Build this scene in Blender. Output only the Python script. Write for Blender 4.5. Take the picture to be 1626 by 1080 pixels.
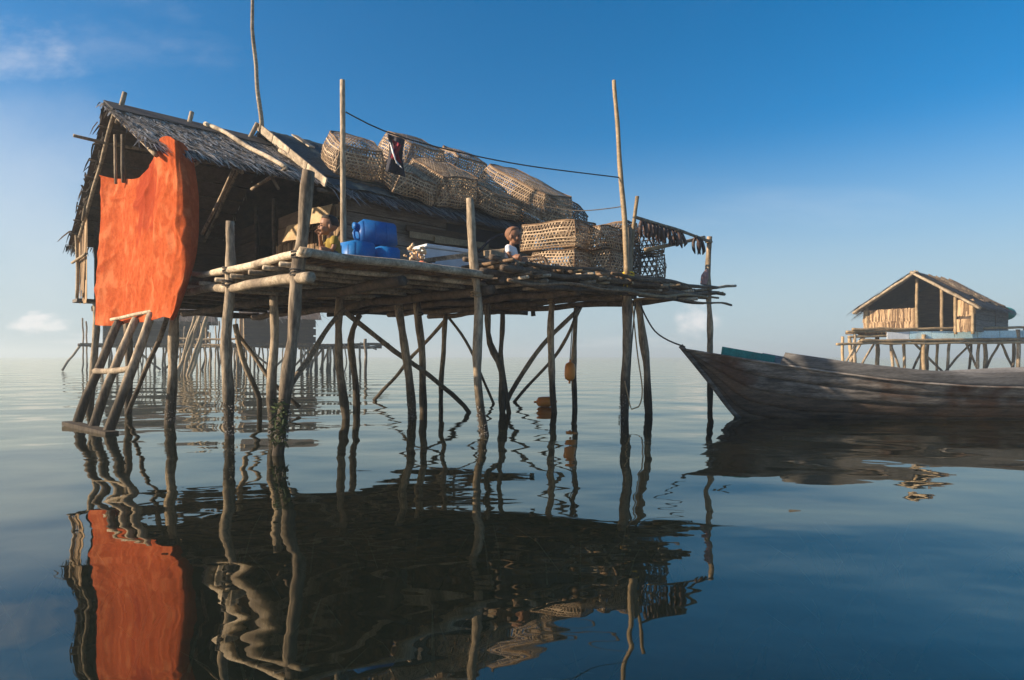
import bpy, bmesh, math, random
from mathutils import Vector, Matrix, noise
for o in list(bpy.data.objects): bpy.data.objects.remove(o)
random.seed(7)
R = math.radians
scene = bpy.context.scene
COL = scene.collection

# ------------------------------------------------------------------ camera
CAM_H = 0.85
cd = bpy.data.cameras.new('camera'); cam = bpy.data.objects.new('camera', cd); COL.objects.link(cam)
cam.location = (0, 0, CAM_H); cam.rotation_euler = (R(90), 0, 0)
cd.sensor_width = 36; cd.lens = 36*1000/1626; cd.shift_y = 26/1626
cd.clip_start = 0.05; cd.clip_end = 20000
scene.camera = cam

# ------------------------------------------------------------------ sun, sky, exposure
SUN_EL, SUN_AZ = R(23), R(-104)          # azimuth measured from +Y towards +X
sun_dir = Vector((math.sin(SUN_AZ)*math.cos(SUN_EL), math.cos(SUN_AZ)*math.cos(SUN_EL), math.sin(SUN_EL)))
sd = bpy.data.lights.new('sun', 'SUN'); sd.energy = 5.0; sd.angle = R(0.6); sd.color = (1.0, 0.80, 0.58)
sun = bpy.data.objects.new('sun', sd); COL.objects.link(sun)
sun.rotation_euler = (-sun_dir).to_track_quat('-Z', 'Y').to_euler()
world = bpy.data.worlds.new('World'); scene.world = world; world.use_nodes = True
wn, wl = world.node_tree.nodes, world.node_tree.links
wn.clear()
def wnode(t, **k):
    n = wn.new(t)
    for a, b in k.items(): setattr(n, a, b)
    return n
sky = wnode('ShaderNodeTexSky', sky_type='NISHITA', sun_disc=False, sun_elevation=SUN_EL, sun_rotation=SUN_AZ,
            altitude=0, air_density=1.0, dust_density=1.3, ozone_density=5.0)
bg = wnode('ShaderNodeBackground'); bg.inputs[1].default_value = 0.082
out = wnode('ShaderNodeOutputWorld')
tc = wnode('ShaderNodeTexCoord')
def math_n(op, a, b=None, clamp=False):
    n = wnode('ShaderNodeMath', operation=op, use_clamp=clamp)
    for i, v in enumerate((a, b)):
        if v is None: continue
        if isinstance(v, (int, float)): n.inputs[i].default_value = v
        else: wl.new(v, n.inputs[i])
    return n.outputs[0]
def cloud(px, py, wx, wy, scale, lo, hi, strength, seed):
    """one bank of cloud round a direction of the sky, broken up by noise"""
    d = Vector(((px-813)/1000, 1, (566-py)/1000))
    sub = wnode('ShaderNodeVectorMath', operation='SUBTRACT')
    nrm = wnode('ShaderNodeSeparateXYZ'); wl.new(tc.outputs['Generated'], nrm.inputs[0])
    ix = math_n('DIVIDE', nrm.outputs[0], math_n('MAXIMUM', nrm.outputs[1], 0.02))
    iz = math_n('DIVIDE', nrm.outputs[2], math_n('MAXIMUM', nrm.outputs[1], 0.02))
    dx = math_n('DIVIDE', math_n('SUBTRACT', ix, d.x), wx/1000)
    dz = math_n('DIVIDE', math_n('SUBTRACT', iz, d.z), wy/1000)
    r2 = math_n('ADD', math_n('MULTIPLY', dx, dx), math_n('MULTIPLY', dz, dz))
    fall = math_n('SUBTRACT', 1.0, r2, True)
    cmb = wnode('ShaderNodeCombineXYZ'); wl.new(dx, cmb.inputs[0]); wl.new(dz, cmb.inputs[1]); cmb.inputs[2].default_value = seed
    nz = wnode('ShaderNodeTexNoise'); nz.inputs['Scale'].default_value = scale; nz.inputs['Detail'].default_value = 7
    nz.inputs['Roughness'].default_value = 0.58
    wl.new(cmb.outputs[0], nz.inputs['Vector'])
    v = math_n('ADD', nz.outputs[0], math_n('MULTIPLY', math_n('SUBTRACT', fall, 1.0), 0.6))
    mr = wnode('ShaderNodeMapRange', interpolation_type='SMOOTHSTEP')
    mr.inputs[1].default_value = lo; mr.inputs[2].default_value = hi; mr.inputs[3].default_value = 0; mr.inputs[4].default_value = strength
    wl.new(v, mr.inputs[0])
    front = math_n('GREATER_THAN', nrm.outputs[1], 0.03)
    return math_n('MULTIPLY', mr.outputs[0], front)
masks = [cloud(20, 85, 210, 110, 1.7, 0.25, 0.9, 0.5, 1.3), cloud(190, 60, 330, 150, 2.2, 0.3, 0.9, 0.16, 8.1),
         cloud(60, 512, 75, 30, 1.9, 0.16, 0.6, 0.85, 3.1), cloud(1105, 512, 58, 50, 1.9, 0.16, 0.65, 0.85, 5.2),
         cloud(1010, 545, 260, 22, 2.6, 0.3, 0.7, 0.3, 2.2), cloud(190, 540, 260, 20, 2.4, 0.25, 0.7, 0.35, 6.6),
         cloud(1250, 330, 520, 110, 1.9, 0.3, 0.95, 0.12, 4.4), cloud(-60, 330, 420, 330, .9, 0.1, 0.9, 0.36, 9.4)]
m = masks[0]
for k in masks[1:]: m = math_n('MAXIMUM', m, k)
mix = wnode('ShaderNodeMix', data_type='RGBA')
hsv = wnode('ShaderNodeHueSaturation'); hsv.inputs['Saturation'].default_value = 1.33; hsv.inputs['Hue'].default_value = 0.493; wl.new(sky.outputs[0], hsv.inputs['Color'])
wl.new(m, mix.inputs['Factor']); 
# thin milky haze all round the horizon
vsep = wnode('ShaderNodeSeparateXYZ'); wl.new(tc.outputs['Generated'], vsep.inputs[0])
vr = wnode('ShaderNodeMapRange', interpolation_type='SMOOTHSTEP'); vr.inputs[1].default_value = 0.34; vr.inputs[2].default_value = 0.04; vr.inputs[3].default_value = 0.0; vr.inputs[4].default_value = 0.85
wl.new(vsep.outputs[2], vr.inputs[0])
veil = wnode('ShaderNodeMix', data_type='RGBA'); wl.new(vr.outputs[0], veil.inputs['Factor']); wl.new(hsv.outputs[0], veil.inputs['A']); veil.inputs['B'].default_value = (3.2, 4.0, 4.45, 1)
wl.new(veil.outputs['Result'], mix.inputs['A']); mix.inputs['B'].default_value = (6.6, 6.3, 6.2, 1)
wl.new(mix.outputs['Result'], bg.inputs[0]); wl.new(bg.outputs[0], out.inputs[0])
scene.view_settings.view_transform = 'Standard'; scene.view_settings.look = 'None'
scene.view_settings.exposure = 0.92; scene.view_settings.gamma = 1.0
scene.render.engine = 'CYCLES'
scene.cycles.max_bounces = 8

# ------------------------------------------------------------------ materials
def mat(name, c1, c2, scale=6, rough=0.85, bump=0.25, stretch=(1, 1, 1), island=False, tide=False, c3=None, spec=0.3, detail=6, wear=0.0, trans=0, painted_shadow=None):
    m = bpy.data.materials.new(name); m.use_nodes = True
    n, l = m.node_tree.nodes, m.node_tree.links
    b = n['Principled BSDF']; b.inputs['Roughness'].default_value = rough; b.inputs['Specular IOR Level'].default_value = spec
    t = n.new('ShaderNodeTexCoord'); mp = n.new('ShaderNodeMapping'); mp.inputs['Scale'].default_value = stretch
    l.new(t.outputs['Object'], mp.inputs[0])
    nz = n.new('ShaderNodeTexNoise'); nz.inputs['Scale'].default_value = scale; nz.inputs['Detail'].default_value = detail
    nz.inputs['Roughness'].default_value = 0.62
    l.new(mp.outputs[0], nz.inputs['Vector'])
    cr = n.new('ShaderNodeValToRGB'); cr.color_ramp.elements[0].position = 0.3; cr.color_ramp.elements[1].position = 0.7
    cr.color_ramp.elements[0].color = (*c1, 1); cr.color_ramp.elements[1].color = (*c2, 1)
    fac = nz.outputs[0]
    if island:
        g = n.new('ShaderNodeNewGeometry')
        mm = n.new('ShaderNodeMath'); mm.operation = 'MULTIPLY_ADD'; mm.inputs[1].default_value = 0.86; mm.inputs[2].default_value = 0.07
        l.new(g.outputs['Random Per Island'], mm.inputs[0])
        m2 = n.new('ShaderNodeMix'); m2.data_type = 'FLOAT'; m2.inputs[0].default_value = 0.3
        l.new(mm.outputs[0], m2.inputs[2]); l.new(nz.outputs[0], m2.inputs[3]); fac = m2.outputs[0]
    else:
        # each piece of the same stuff is a little lighter or darker than its neighbour
        oi = n.new('ShaderNodeObjectInfo')
        mm = n.new('ShaderNodeMath'); mm.operation = 'MULTIPLY_ADD'; mm.inputs[1].default_value = 0.3; mm.inputs[2].default_value = -0.15
        l.new(oi.outputs['Random'], mm.inputs[0])
        ad = n.new('ShaderNodeMath'); ad.operation = 'ADD'; l.new(nz.outputs[0], ad.inputs[0]); l.new(mm.outputs[0], ad.inputs[1]); fac = ad.outputs[0]
    l.new(fac, cr.inputs[0]); col = cr.outputs[0]
    if c3:
        n3 = n.new('ShaderNodeTexNoise'); n3.inputs['Scale'].default_value = scale*0.35; n3.inputs['Detail'].default_value = 3
        l.new(t.outputs['Object'], n3.inputs['Vector'])
        r3 = n.new('ShaderNodeMapRange'); r3.inputs[1].default_value = 0.52; r3.inputs[2].default_value = 0.68; l.new(n3.outputs[0], r3.inputs[0])
        mx = n.new('ShaderNodeMix'); mx.data_type = 'RGBA'; l.new(r3.outputs[0], mx.inputs['Factor']); l.new(col, mx.inputs['A'])
        mx.inputs['B'].default_value = (*c3, 1); col = mx.outputs['Result']
    if painted_shadow:   # a noise-edged shadow patch painted into the base colour
        (sx, sy, sz), srad, scol = painted_shadow
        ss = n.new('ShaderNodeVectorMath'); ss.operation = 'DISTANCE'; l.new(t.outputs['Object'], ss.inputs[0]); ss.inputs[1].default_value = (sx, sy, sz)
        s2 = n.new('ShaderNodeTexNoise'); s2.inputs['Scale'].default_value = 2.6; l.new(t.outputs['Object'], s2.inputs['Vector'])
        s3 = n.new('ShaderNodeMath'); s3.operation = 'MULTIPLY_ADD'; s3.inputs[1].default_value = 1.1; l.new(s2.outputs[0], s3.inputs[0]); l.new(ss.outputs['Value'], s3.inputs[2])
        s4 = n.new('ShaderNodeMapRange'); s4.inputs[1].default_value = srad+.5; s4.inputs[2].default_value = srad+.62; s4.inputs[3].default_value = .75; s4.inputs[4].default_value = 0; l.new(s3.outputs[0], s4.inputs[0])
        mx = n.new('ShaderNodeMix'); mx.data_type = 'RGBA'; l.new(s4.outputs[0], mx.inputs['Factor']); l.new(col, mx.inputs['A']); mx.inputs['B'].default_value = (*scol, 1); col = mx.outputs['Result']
    if tide:   # weed and slime below the high-water mark
        g2 = n.new('ShaderNodeNewGeometry'); sp = n.new('ShaderNodeSeparateXYZ'); l.new(g2.outputs['Position'], sp.inputs[0])
        n4 = n.new('ShaderNodeTexNoise'); n4.inputs['Scale'].default_value = 9; l.new(g2.outputs['Position'], n4.inputs['Vector'])
        aa = n.new('ShaderNodeMath'); aa.operation = 'MULTIPLY_ADD'; aa.inputs[1].default_value = 0.35; l.new(n4.outputs[0], aa.inputs[0]); l.new(sp.outputs[2], aa.inputs[2])
        r4 = n.new('ShaderNodeMapRange'); r4.inputs[1].default_value = 0.5; r4.inputs[2].default_value = 1.0; r4.inputs[3].default_value = 0.93; r4.inputs[4].default_value = 0
        l.new(aa.outputs[0], r4.inputs[0])
        mx = n.new('ShaderNodeMix'); mx.data_type = 'RGBA'; l.new(r4.outputs[0], mx.inputs['Factor']); l.new(col, mx.inputs['A'])
        mx.inputs['B'].default_value = (0.035, 0.026, 0.016, 1); col = mx.outputs['Result']
    if wear:
        n5 = n.new('ShaderNodeTexNoise'); n5.inputs['Scale'].default_value = 38; n5.inputs['Detail'].default_value = 5; n5.inputs['Roughness'].default_value = 0.7
        l.new(mp.outputs[0], n5.inputs['Vector'])
        r5 = n.new('ShaderNodeMapRange'); r5.inputs[1].default_value = 0.32; r5.inputs[2].default_value = 0.62; r5.inputs[3].default_value = 1-wear; r5.inputs[4].default_value = 1+wear*0.45
        l.new(n5.outputs[0], r5.inputs[0])
        vm = n.new('ShaderNodeVectorMath'); vm.operation = 'SCALE'; l.new(col, vm.inputs[0]); l.new(r5.outputs[0], vm.inputs['Scale']); col = vm.outputs[0]
    l.new(col, b.inputs['Base Color'])
    if bump:
        bp = n.new('ShaderNodeBump'); bp.inputs['Strength'].default_value = bump; bp.inputs['Distance'].default_value = 0.02
        l.new(nz.outputs[0], bp.inputs['Height']); l.new(bp.outputs[0], b.inputs['Normal'])
    if trans:
        o = n['Material Output']; tr = n.new('ShaderNodeBsdfTranslucent'); l.new(col, tr.inputs[0])
        ms = n.new('ShaderNodeMixShader'); ms.inputs[0].default_value = trans
        l.new(b.outputs[0], ms.inputs[1]); l.new(tr.outputs[0], ms.inputs[2]); l.new(ms.outputs[0], o.inputs[0])
    return m
M = {}
M['stilt'] = mat('stilt_wood', (0.10, 0.075, 0.052), (0.42, 0.33, 0.225), 9, bump=0.8, stretch=(1, 1, 0.25), tide=True, wear=0.60)
M['pale'] = mat('bleached_log', (0.26, 0.205, 0.14), (0.58, 0.475, 0.34), 8, bump=0.7, c3=(0.17, 0.13, 0.09), wear=0.50)
M['dark'] = mat('old_pole', (0.045, 0.034, 0.026), (0.16, 0.115, 0.08), 9, bump=0.5, wear=0.50)
M['slat'] = mat('floor_slat', (0.06, 0.042, 0.028), (0.24, 0.155, 0.09), 7, bump=0.4, wear=0.50)
M['plank'] = mat('weathered_plank', (0.10, 0.085, 0.072), (0.26, 0.225, 0.19), 5, bump=0.35, stretch=(0.6, 0.6, 5), wear=0.45)
M['brown_plank'] = mat('brown_plank', (0.055, 0.036, 0.024), (0.16, 0.105, 0.068), 5, bump=0.35, stretch=(0.6, 0.6, 5), wear=0.45)
M['bamboo'] = mat('bamboo', (0.20, 0.14, 0.075), (0.42, 0.31, 0.18), 6, rough=0.6, bump=0.2, wear=0.40)
M['thatch'] = mat('grey_thatch', (0.03, 0.026, 0.023), (0.62, 0.54, 0.45), 11, island=True, bump=0.2)
M['thatch_dark'] = mat('thatch_under', (0.04, 0.027, 0.02), (0.12, 0.08, 0.056), 7, bump=0.4, wear=0.40)
M['thatch_tan'] = mat('tan_leaf', (0.11, 0.065, 0.034), (0.46, 0.315, 0.18), 10, island=True, bump=0.2)
M['thatch_old'] = mat('old_grey_thatch', (0.02, 0.021, 0.025), (0.24, 0.225, 0.215), 11, island=True, bump=0.2)
M['ridge'] = mat('dark_ridge_cap', (.018, .017, .018), (.05, .045, .044), 6, bump=.5, wear=.3)
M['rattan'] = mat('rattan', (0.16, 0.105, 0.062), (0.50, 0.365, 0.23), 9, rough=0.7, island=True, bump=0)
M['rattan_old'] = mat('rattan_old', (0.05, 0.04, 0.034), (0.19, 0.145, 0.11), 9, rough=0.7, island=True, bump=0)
M['rod'] = mat('rattan_rod', (0.10, 0.06, 0.035), (0.24, 0.155, 0.09), 9)
M['orange'] = mat('orange_cloth', (0.42, 0.075, 0.019), (0.57, 0.132, 0.042), 13, rough=0.9, bump=0.7, c3=(.60, .17, .065), spec=0.05, detail=9, trans=0.2, wear=.15, painted_shadow=((.26, -.1, 1.47), .45, (.30, .036, .012)))  # shadow on the cloth is painted in as a darker orange patch
M['blue'] = mat('blue_plastic', (0.004, 0.10, 0.34), (0.006, 0.15, 0.43), 3, rough=0.5, bump=0.06, spec=0.4, wear=.15)
M['white_foam'] = mat('white_foam', (0.52, 0.56, 0.60), (0.70, 0.73, 0.75), 6, rough=0.8, bump=0.06)
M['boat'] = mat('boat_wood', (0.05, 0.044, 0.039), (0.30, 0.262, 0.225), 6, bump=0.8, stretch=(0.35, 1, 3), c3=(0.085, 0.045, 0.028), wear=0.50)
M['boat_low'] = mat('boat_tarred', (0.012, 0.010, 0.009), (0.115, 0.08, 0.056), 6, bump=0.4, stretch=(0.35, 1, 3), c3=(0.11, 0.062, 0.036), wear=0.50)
M['boat_top'] = mat('boat_grey', (0.09, 0.087, 0.085), (0.25, 0.242, 0.235), 4, bump=0.3, stretch=(0.35, 1, 3), wear=0.40)
M['teal'] = mat('teal_paint', (0.01, 0.19, 0.16), (0.02, 0.30, 0.25), 6, rough=0.5, bump=0.1, wear=0.30)
M['aqua'] = mat('aqua_paint', (0.40, 0.62, 0.70), (0.55, 0.76, 0.82), 4, rough=0.6, bump=0.1, c3=(0.5, 0.5, 0.46), wear=0.40)
M['black_cloth'] = mat('black_cloth', (0.012, 0.012, 0.018), (0.03, 0.03, 0.04), 8, bump=0.2)
M['red_cloth'] = mat('red_cloth', (0.20, 0.018, 0.03), (0.32, 0.03, 0.05), 8, bump=0.2)
M['white_cloth'] = mat('white_cloth', (0.66, 0.65, 0.66), (0.80, 0.79, 0.78), 8, bump=0.2)
M['yellow_cloth'] = mat('yellow_cloth', (0.24, 0.165, 0.025), (0.32, 0.225, 0.04), 8, bump=0.2)
M['short_cloth'] = mat('brown_shorts', (0.06, 0.045, 0.05), (0.1, 0.08, 0.08), 8, bump=0.2)
M['skin'] = mat('skin', (0.22, 0.105, 0.06), (0.30, 0.15, 0.085), 12, rough=0.55, bump=0.03)
M['hair'] = mat('short_hair', (0.012, 0.009, 0.008), (0.04, 0.025, 0.018), 60, rough=0.7, bump=0.4)
M['hair_brown'] = mat('cropped_hair', (0.15, 0.07, 0.04), (0.22, 0.11, 0.062), 60, rough=0.7, bump=0.4)
M['eye'] = mat('eye_dark', (0.006, 0.005, 0.005), (0.012, 0.01, 0.01), 5, rough=0.2, bump=0)
M['lip'] = mat('lip', (0.20, 0.06, 0.045), (0.25, 0.08, 0.055), 12, bump=0)
M['float'] = mat('orange_float', (0.75, 0.20, 0.015), (0.88, 0.30, 0.03), 3, rough=0.4, bump=0.05, spec=0.5)
M['rope'] = mat('rope', (0.035, 0.032, 0.03), (0.10, 0.085, 0.07), 30)
M['rope_tan'] = mat('rope_tan', (0.20, 0.13, 0.07), (0.36, 0.25, 0.14), 30)
M['yellow_rope'] = mat('yellow_rope', (0.55, 0.33, 0.03), (0.75, 0.5, 0.06), 30)
M['fish'] = mat('dried_fish', (0.02, 0.014, 0.014), (0.10, 0.06, 0.05), 18, rough=0.5)
M['shell'] = mat('shell', (0.40, 0.22, 0.10), (0.75, 0.55, 0.33), 14, rough=0.5, island=True)
M['coral'] = mat('coral_float', (0.65, 0.13, 0.06), (0.75, 0.24, 0.13), 10)
M['net'] = mat('net', (0.03, 0.03, 0.035), (0.11, 0.10, 0.09), 22, island=True)
M['barnacle'] = mat('barnacle', (.05, .045, .038), (.26, .235, .2), 30, island=True, bump=0)
M['weed'] = mat('weed', (0.015, 0.03, 0.008), (0.05, 0.07, 0.02), 20, island=True)
M['grass'] = mat('seagrass', (0.06, 0.10, 0.06), (0.34, 0.38, 0.27), 20, island=True, bump=0)
M['far_wall'] = mat('far_plank', (0.022, 0.013, 0.011), (0.075, 0.048, 0.040), 3, bump=0.2, stretch=(0.5, 0.5, 4), wear=0.30)

# ------------------------------------------------------------------ helpers
def W(x, y, Y):                                   # where a sight line through a pixel of the photo stands at depth Y
    return Vector(((x-813)*Y/1000, Y, CAM_H+(566-y)*Y/1000))
class Frame:
    def __init__(s, ox, oy, ang):
        s.o = Vector((ox, oy, 0)); s.u = Vector((math.cos(ang), math.sin(ang), 0)); s.v = Vector((-math.sin(ang), math.cos(ang), 0)); s.ang = ang
    def p(s, a, b, z): return s.o + s.u*a + s.v*b + Vector((0, 0, z))
    def on_b(s, x, y, b):                         # sight line meets the vertical plane b
        k = (x-813)/1000; q = s.o + s.v*b
        a = (k*q.y-q.x)/(s.u.x-k*s.u.y); Y = q.y+a*s.u.y
        return a, b, CAM_H+(566-y)*Y/1000
    def on_a(s, x, y, a):
        k = (x-813)/1000; q = s.o + s.u*a
        b = (k*q.y-q.x)/(s.v.x-k*s.v.y); Y = q.y+b*s.v.y
        return a, b, CAM_H+(566-y)*Y/1000
def tag(o, label, cat, group=None, kind=None):
    if label: o['label'] = label
    if cat: o['category'] = cat
    if group: o['group'] = group
    if kind: o['kind'] = kind
    return o
class MB:
    def __init__(s): s.v, s.f = [], []
    def quad(s, a, b, c, d):
        i = len(s.v); s.v += [Vector(a), Vector(b), Vector(c), Vector(d)]; s.f.append((i, i+1, i+2, i+3))
    def box(s, c, ex, ey, ez):                    # centre and three half-axis vectors
        i = len(s.v); c = Vector(c)
        for sx in (-1, 1):
            for sy in (-1, 1):
                for sz in (-1, 1): s.v.append(c+ex*sx+ey*sy+ez*sz)
        for f in ((0, 1, 3, 2), (4, 6, 7, 5), (0, 4, 5, 1), (2, 3, 7, 6), (0, 2, 6, 4), (1, 5, 7, 3)): s.f.append(tuple(i+k for k in f))
        return s
    def beam(s, p, q, w, h, up=Vector((0, 0, 1))):
        p, q = Vector(p), Vector(q); d = (q-p); L = d.length; d.normalize()
        side = d.cross(up); side = side.normalized() if side.length > 1e-4 else Vector((1, 0, 0)); n = side.cross(d)
        return s.box((p+q)/2, d*L/2, side*w/2, n*h/2)
    def tube(s, pts, r, seg=8, wob=0.0, rvar=0.0, step=0.14, closed=False):
        pts = [Vector(p) for p in pts]
        rr = list(r) if isinstance(r, (list, tuple)) else [r]*len(pts)
        P, Q = [], []
        for i in range(len(pts)-1):
            n = max(1, int((pts[i+1]-pts[i]).length/step))
            p0 = pts[max(i-1, 0)]; p3 = pts[min(i+2, len(pts)-1)]
            for k in range(n):
                t = k/n; a, b = pts[i], pts[i+1]
                if len(pts) > 2:
                    c = 0.5*((2*a)+(b-p0)*t+(2*p0-5*a+4*b-p3)*t*t+(3*a-p0-3*b+p3)*t**3)
                else: c = a.lerp(b, t)
                P.append(c); Q.append(rr[i]*(1-t)+rr[i+1]*t)
        P.append(pts[-1]); Q.append(rr[-1])
        sd = random.uniform(0, 900)
        L = 0; base = len(s.v); ref = None
        for i, c in enumerate(P):
            d = (P[min(i+1, len(P)-1)]-P[max(i-1, 0)]).normalized()
            if i: L += (P[i]-P[i-1]).length
            if ref is None: ref = Vector((1, 0, 0)) if abs(d.x) < 0.8 else Vector((0, 1, 0))
            e1 = (ref-d*ref.dot(d)).normalized(); e2 = d.cross(e1); ref = e1
            off = e1*noise.noise((L*1.3, sd, 0))*wob + e2*noise.noise((L*1.3, sd, 7))*wob
            kn = 1+rvar*noise.noise((L*3.1, sd, 3))*1.4 + (rvar*1.1*max(0, noise.noise((L*6, sd, 9))-0.25))
            for k in range(seg):
                an = 2*math.pi*k/seg
                s.v.append(c+off+(e1*math.cos(an)+e2*math.sin(an))*Q[i]*kn*(1+0.10*rvar*random.uniform(-1, 1)))
        n = len(P)
        for i in range(n-1):
            for k in range(seg):
                a = base+i*seg+k; b = base+i*seg+(k+1) % seg
                s.f.append((a, b, b+seg, a+seg))
        s.f.append(tuple(base+k for k in reversed(range(seg)))); s.f.append(tuple(base+(n-1)*seg+k for k in range(seg)))
        return s
    def ball(s, c, rx, ry=None, rz=None, mtx=None, seg=12, ring=8):
        ry = ry or rx; rz = rz or rx; c = Vector(c); base = len(s.v)
        for i in range(ring+1):
            th = math.pi*i/ring
            for k in range(seg):
                ph = 2*math.pi*k/seg
                p = Vector((rx*math.sin(th)*math.cos(ph), ry*math.sin(th)*math.sin(ph), rz*math.cos(th)))
                if mtx: p = mtx@p
                s.v.append(c+p)
        for i in range(ring):
            for k in range(seg):
                a = base+i*seg+k; b = base+i*seg+(k+1) % seg
                s.f.append((a, a+seg, b+seg, b))
        return s
    def grid(s, fn, nu, nv):
        base = len(s.v)
        for i in range(nu+1):
            for j in range(nv+1): s.v.append(Vector(fn(i/nu, j/nv)))
        for i in range(nu):
            for j in range(nv):
                a = base+i*(nv+1)+j; s.f.append((a, a+nv+1, a+nv+2, a+1))
        return s
    def build(s, name, m, parent=None, smooth=False, local=False, kind=None):
        me = bpy.data.meshes.new(name)
        off = Vector((0, 0, 0))
        if parent is not None and not local: off = parent.matrix_world.translation if parent.parent is None else parent.parent.matrix_world.translation
        origin = Vector((0, 0, 0))
        if parent is None and not local and s.v:   # a single-mesh thing: origin at its base
            lo = [min(v[i] for v in s.v) for i in range(3)]; hi = [max(v[i] for v in s.v) for i in range(3)]
            origin = Vector(((lo[0]+hi[0])/2, (lo[1]+hi[1])/2, lo[2]))
        me.from_pydata([tuple(v-off-origin) for v in s.v], [], s.f); me.update()
        if smooth: me.polygons.foreach_set('use_smooth', [True]*len(me.polygons))
        me.materials.append(M[m] if isinstance(m, str) else m)
        o = bpy.data.objects.new(name, me); COL.objects.link(o); o.parent = parent; o.location = origin
        if kind: o['kind'] = kind
        return o
def empty(name, loc, rot=None):
    o = bpy.data.objects.new(name, None); COL.objects.link(o); o.empty_display_size = 0.1
    if isinstance(rot, Matrix): o.matrix_world = Matrix.Translation(Vector(loc)) @ rot.to_4x4()
    else:
        o.location = loc
        if rot: o.rotation_euler = rot
        o.matrix_world = Matrix.Translation(Vector(loc)) @ (Matrix.Rotation(rot[2], 4, 'Z') if rot else Matrix())
    return o
def pole(name, pts, r, m, parent=None, wob=0.03, rvar=0.12, seg=8):
    return MB().tube(pts, r, seg, wob, rvar).build(name, m, parent, smooth=True)

# ------------------------------------------------------------------ water, seabed
def make_water():
    m = bpy.data.materials.new('sea_water'); m.use_nodes = True
    n, l = m.node_tree.nodes, m.node_tree.links; n.clear()
    o = n.new('ShaderNodeOutputMaterial')
    gl = n.new('ShaderNodeBsdfGlossy'); gl.inputs['Roughness'].default_value = 0.0; gl.inputs[0].default_value = (1.0, 0.96, 0.85, 1)
    df = n.new('ShaderNodeBsdfDiffuse'); df.inputs[0].default_value = (0.014, 0.022, 0.016, 1)
    tr = n.new('ShaderNodeBsdfTransparent'); tr.inputs[0].default_value = (0.52, 0.74, 0.62, 1)
    body = n.new('ShaderNodeMixShader'); body.inputs[0].default_value = 0.62
    l.new(df.outputs[0], body.inputs[1]); l.new(tr.outputs[0], body.inputs[2])
    fr = n.new('ShaderNodeFresnel'); fr.inputs[0].default_value = 1.95
    mx = n.new('ShaderNodeMixShader'); l.new(fr.outputs[0], mx.inputs[0]); l.new(body.outputs[0], mx.inputs[1]); l.new(gl.outputs[0], mx.inputs[2])
    g = n.new('ShaderNodeNewGeometry')
    def wave(scale, sx, sy, rot, det, dist):
        mp = n.new('ShaderNodeMapping'); mp.inputs['Scale'].default_value = (sx, sy, 1); mp.inputs['Rotation'].default_value = (0, 0, rot)
        l.new(g.outputs['Position'], mp.inputs[0])
        nz = n.new('ShaderNodeTexNoise'); nz.inputs['Scale'].default_value = scale; nz.inputs['Detail'].default_value = det; nz.inputs['Roughness'].default_value = 0.4
        l.new(mp.outputs[0], nz.inputs['Vector'])
        mu = n.new('ShaderNodeMath'); mu.operation = 'MULTIPLY'; mu.inputs[1].default_value = dist; l.new(nz.outputs[0], mu.inputs[0])
        return mu.outputs[0]
    ws = [wave(0.75, 0.8, 1.1, 0.35, 0, 0.044), wave(2.1, 0.75, 1.0, -0.3, 0, 0.0088)]
    fine = [wave(5.2, 0.6, 1.0, 0.15, 1, 0.0034), wave(13, 0.5, 1.0, -0.1, 1, 0.00035)]
    # breeze patches: the fine ripples come and go
    mp = n.new('ShaderNodeMapping'); mp.inputs['Scale'].default_value = (0.12, 0.3, 1); l.new(g.outputs['Position'], mp.inputs[0])
    pz = n.new('ShaderNodeTexNoise'); pz.inputs['Scale'].default_value = 1.6; pz.inputs['Detail'].default_value = 2; l.new(mp.outputs[0], pz.inputs['Vector'])
    pr = n.new('ShaderNodeMapRange'); pr.inputs[1].default_value = 0.42; pr.inputs[2].default_value = 0.62; pr.inputs[3].default_value = 0.3; l.new(pz.outputs[0], pr.inputs[0])
    for w in fine:
        mu = n.new('ShaderNodeMath'); mu.operation = 'MULTIPLY'; l.new(w, mu.inputs[0]); l.new(pr.outputs[0], mu.inputs[1]); ws.append(mu.outputs[0])
    s = ws[0]
    for w in ws[1:]:
        ad = n.new('ShaderNodeMath'); ad.operation = 'ADD'; l.new(s, ad.inputs[0]); l.new(w, ad.inputs[1]); s = ad.outputs[0]
    bp = n.new('ShaderNodeBump'); bp.inputs['Strength'].default_value = 1; bp.inputs['Distance'].default_value = 1.0
    l.new(s, bp.inputs['Height'])
    l.new(bp.outputs[0], gl.inputs['Normal']); l.new(bp.outputs[0], fr.inputs['Normal'])
    l.new(mx.outputs[0], o.inputs[0])
    q = MB(); S = 9000
    q.v = [Vector((-S, -60, 0)), Vector((S, -60, 0)), Vector((S, S, 0)), Vector((-S, S, 0))]; q.f = [(0, 1, 2, 3)]
    return q.build('water', m, local=True, kind='structure')
make_water()
M['sand'] = mat('seabed_sand', (0.03, 0.04, 0.028), (0.13, 0.14, 0.095), 1.3, bump=0.3)
q = MB(); q.v = [Vector((-9000, -60, -1.3)), Vector((9000, -60, -1.3)), Vector((9000, 9000, -1.3)), Vector((-9000, 9000, -1.3))]; q.f = [(0, 1, 2, 3)]
q.build('seabed', 'sand', local=True, kind='structure')
q = MB()
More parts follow.
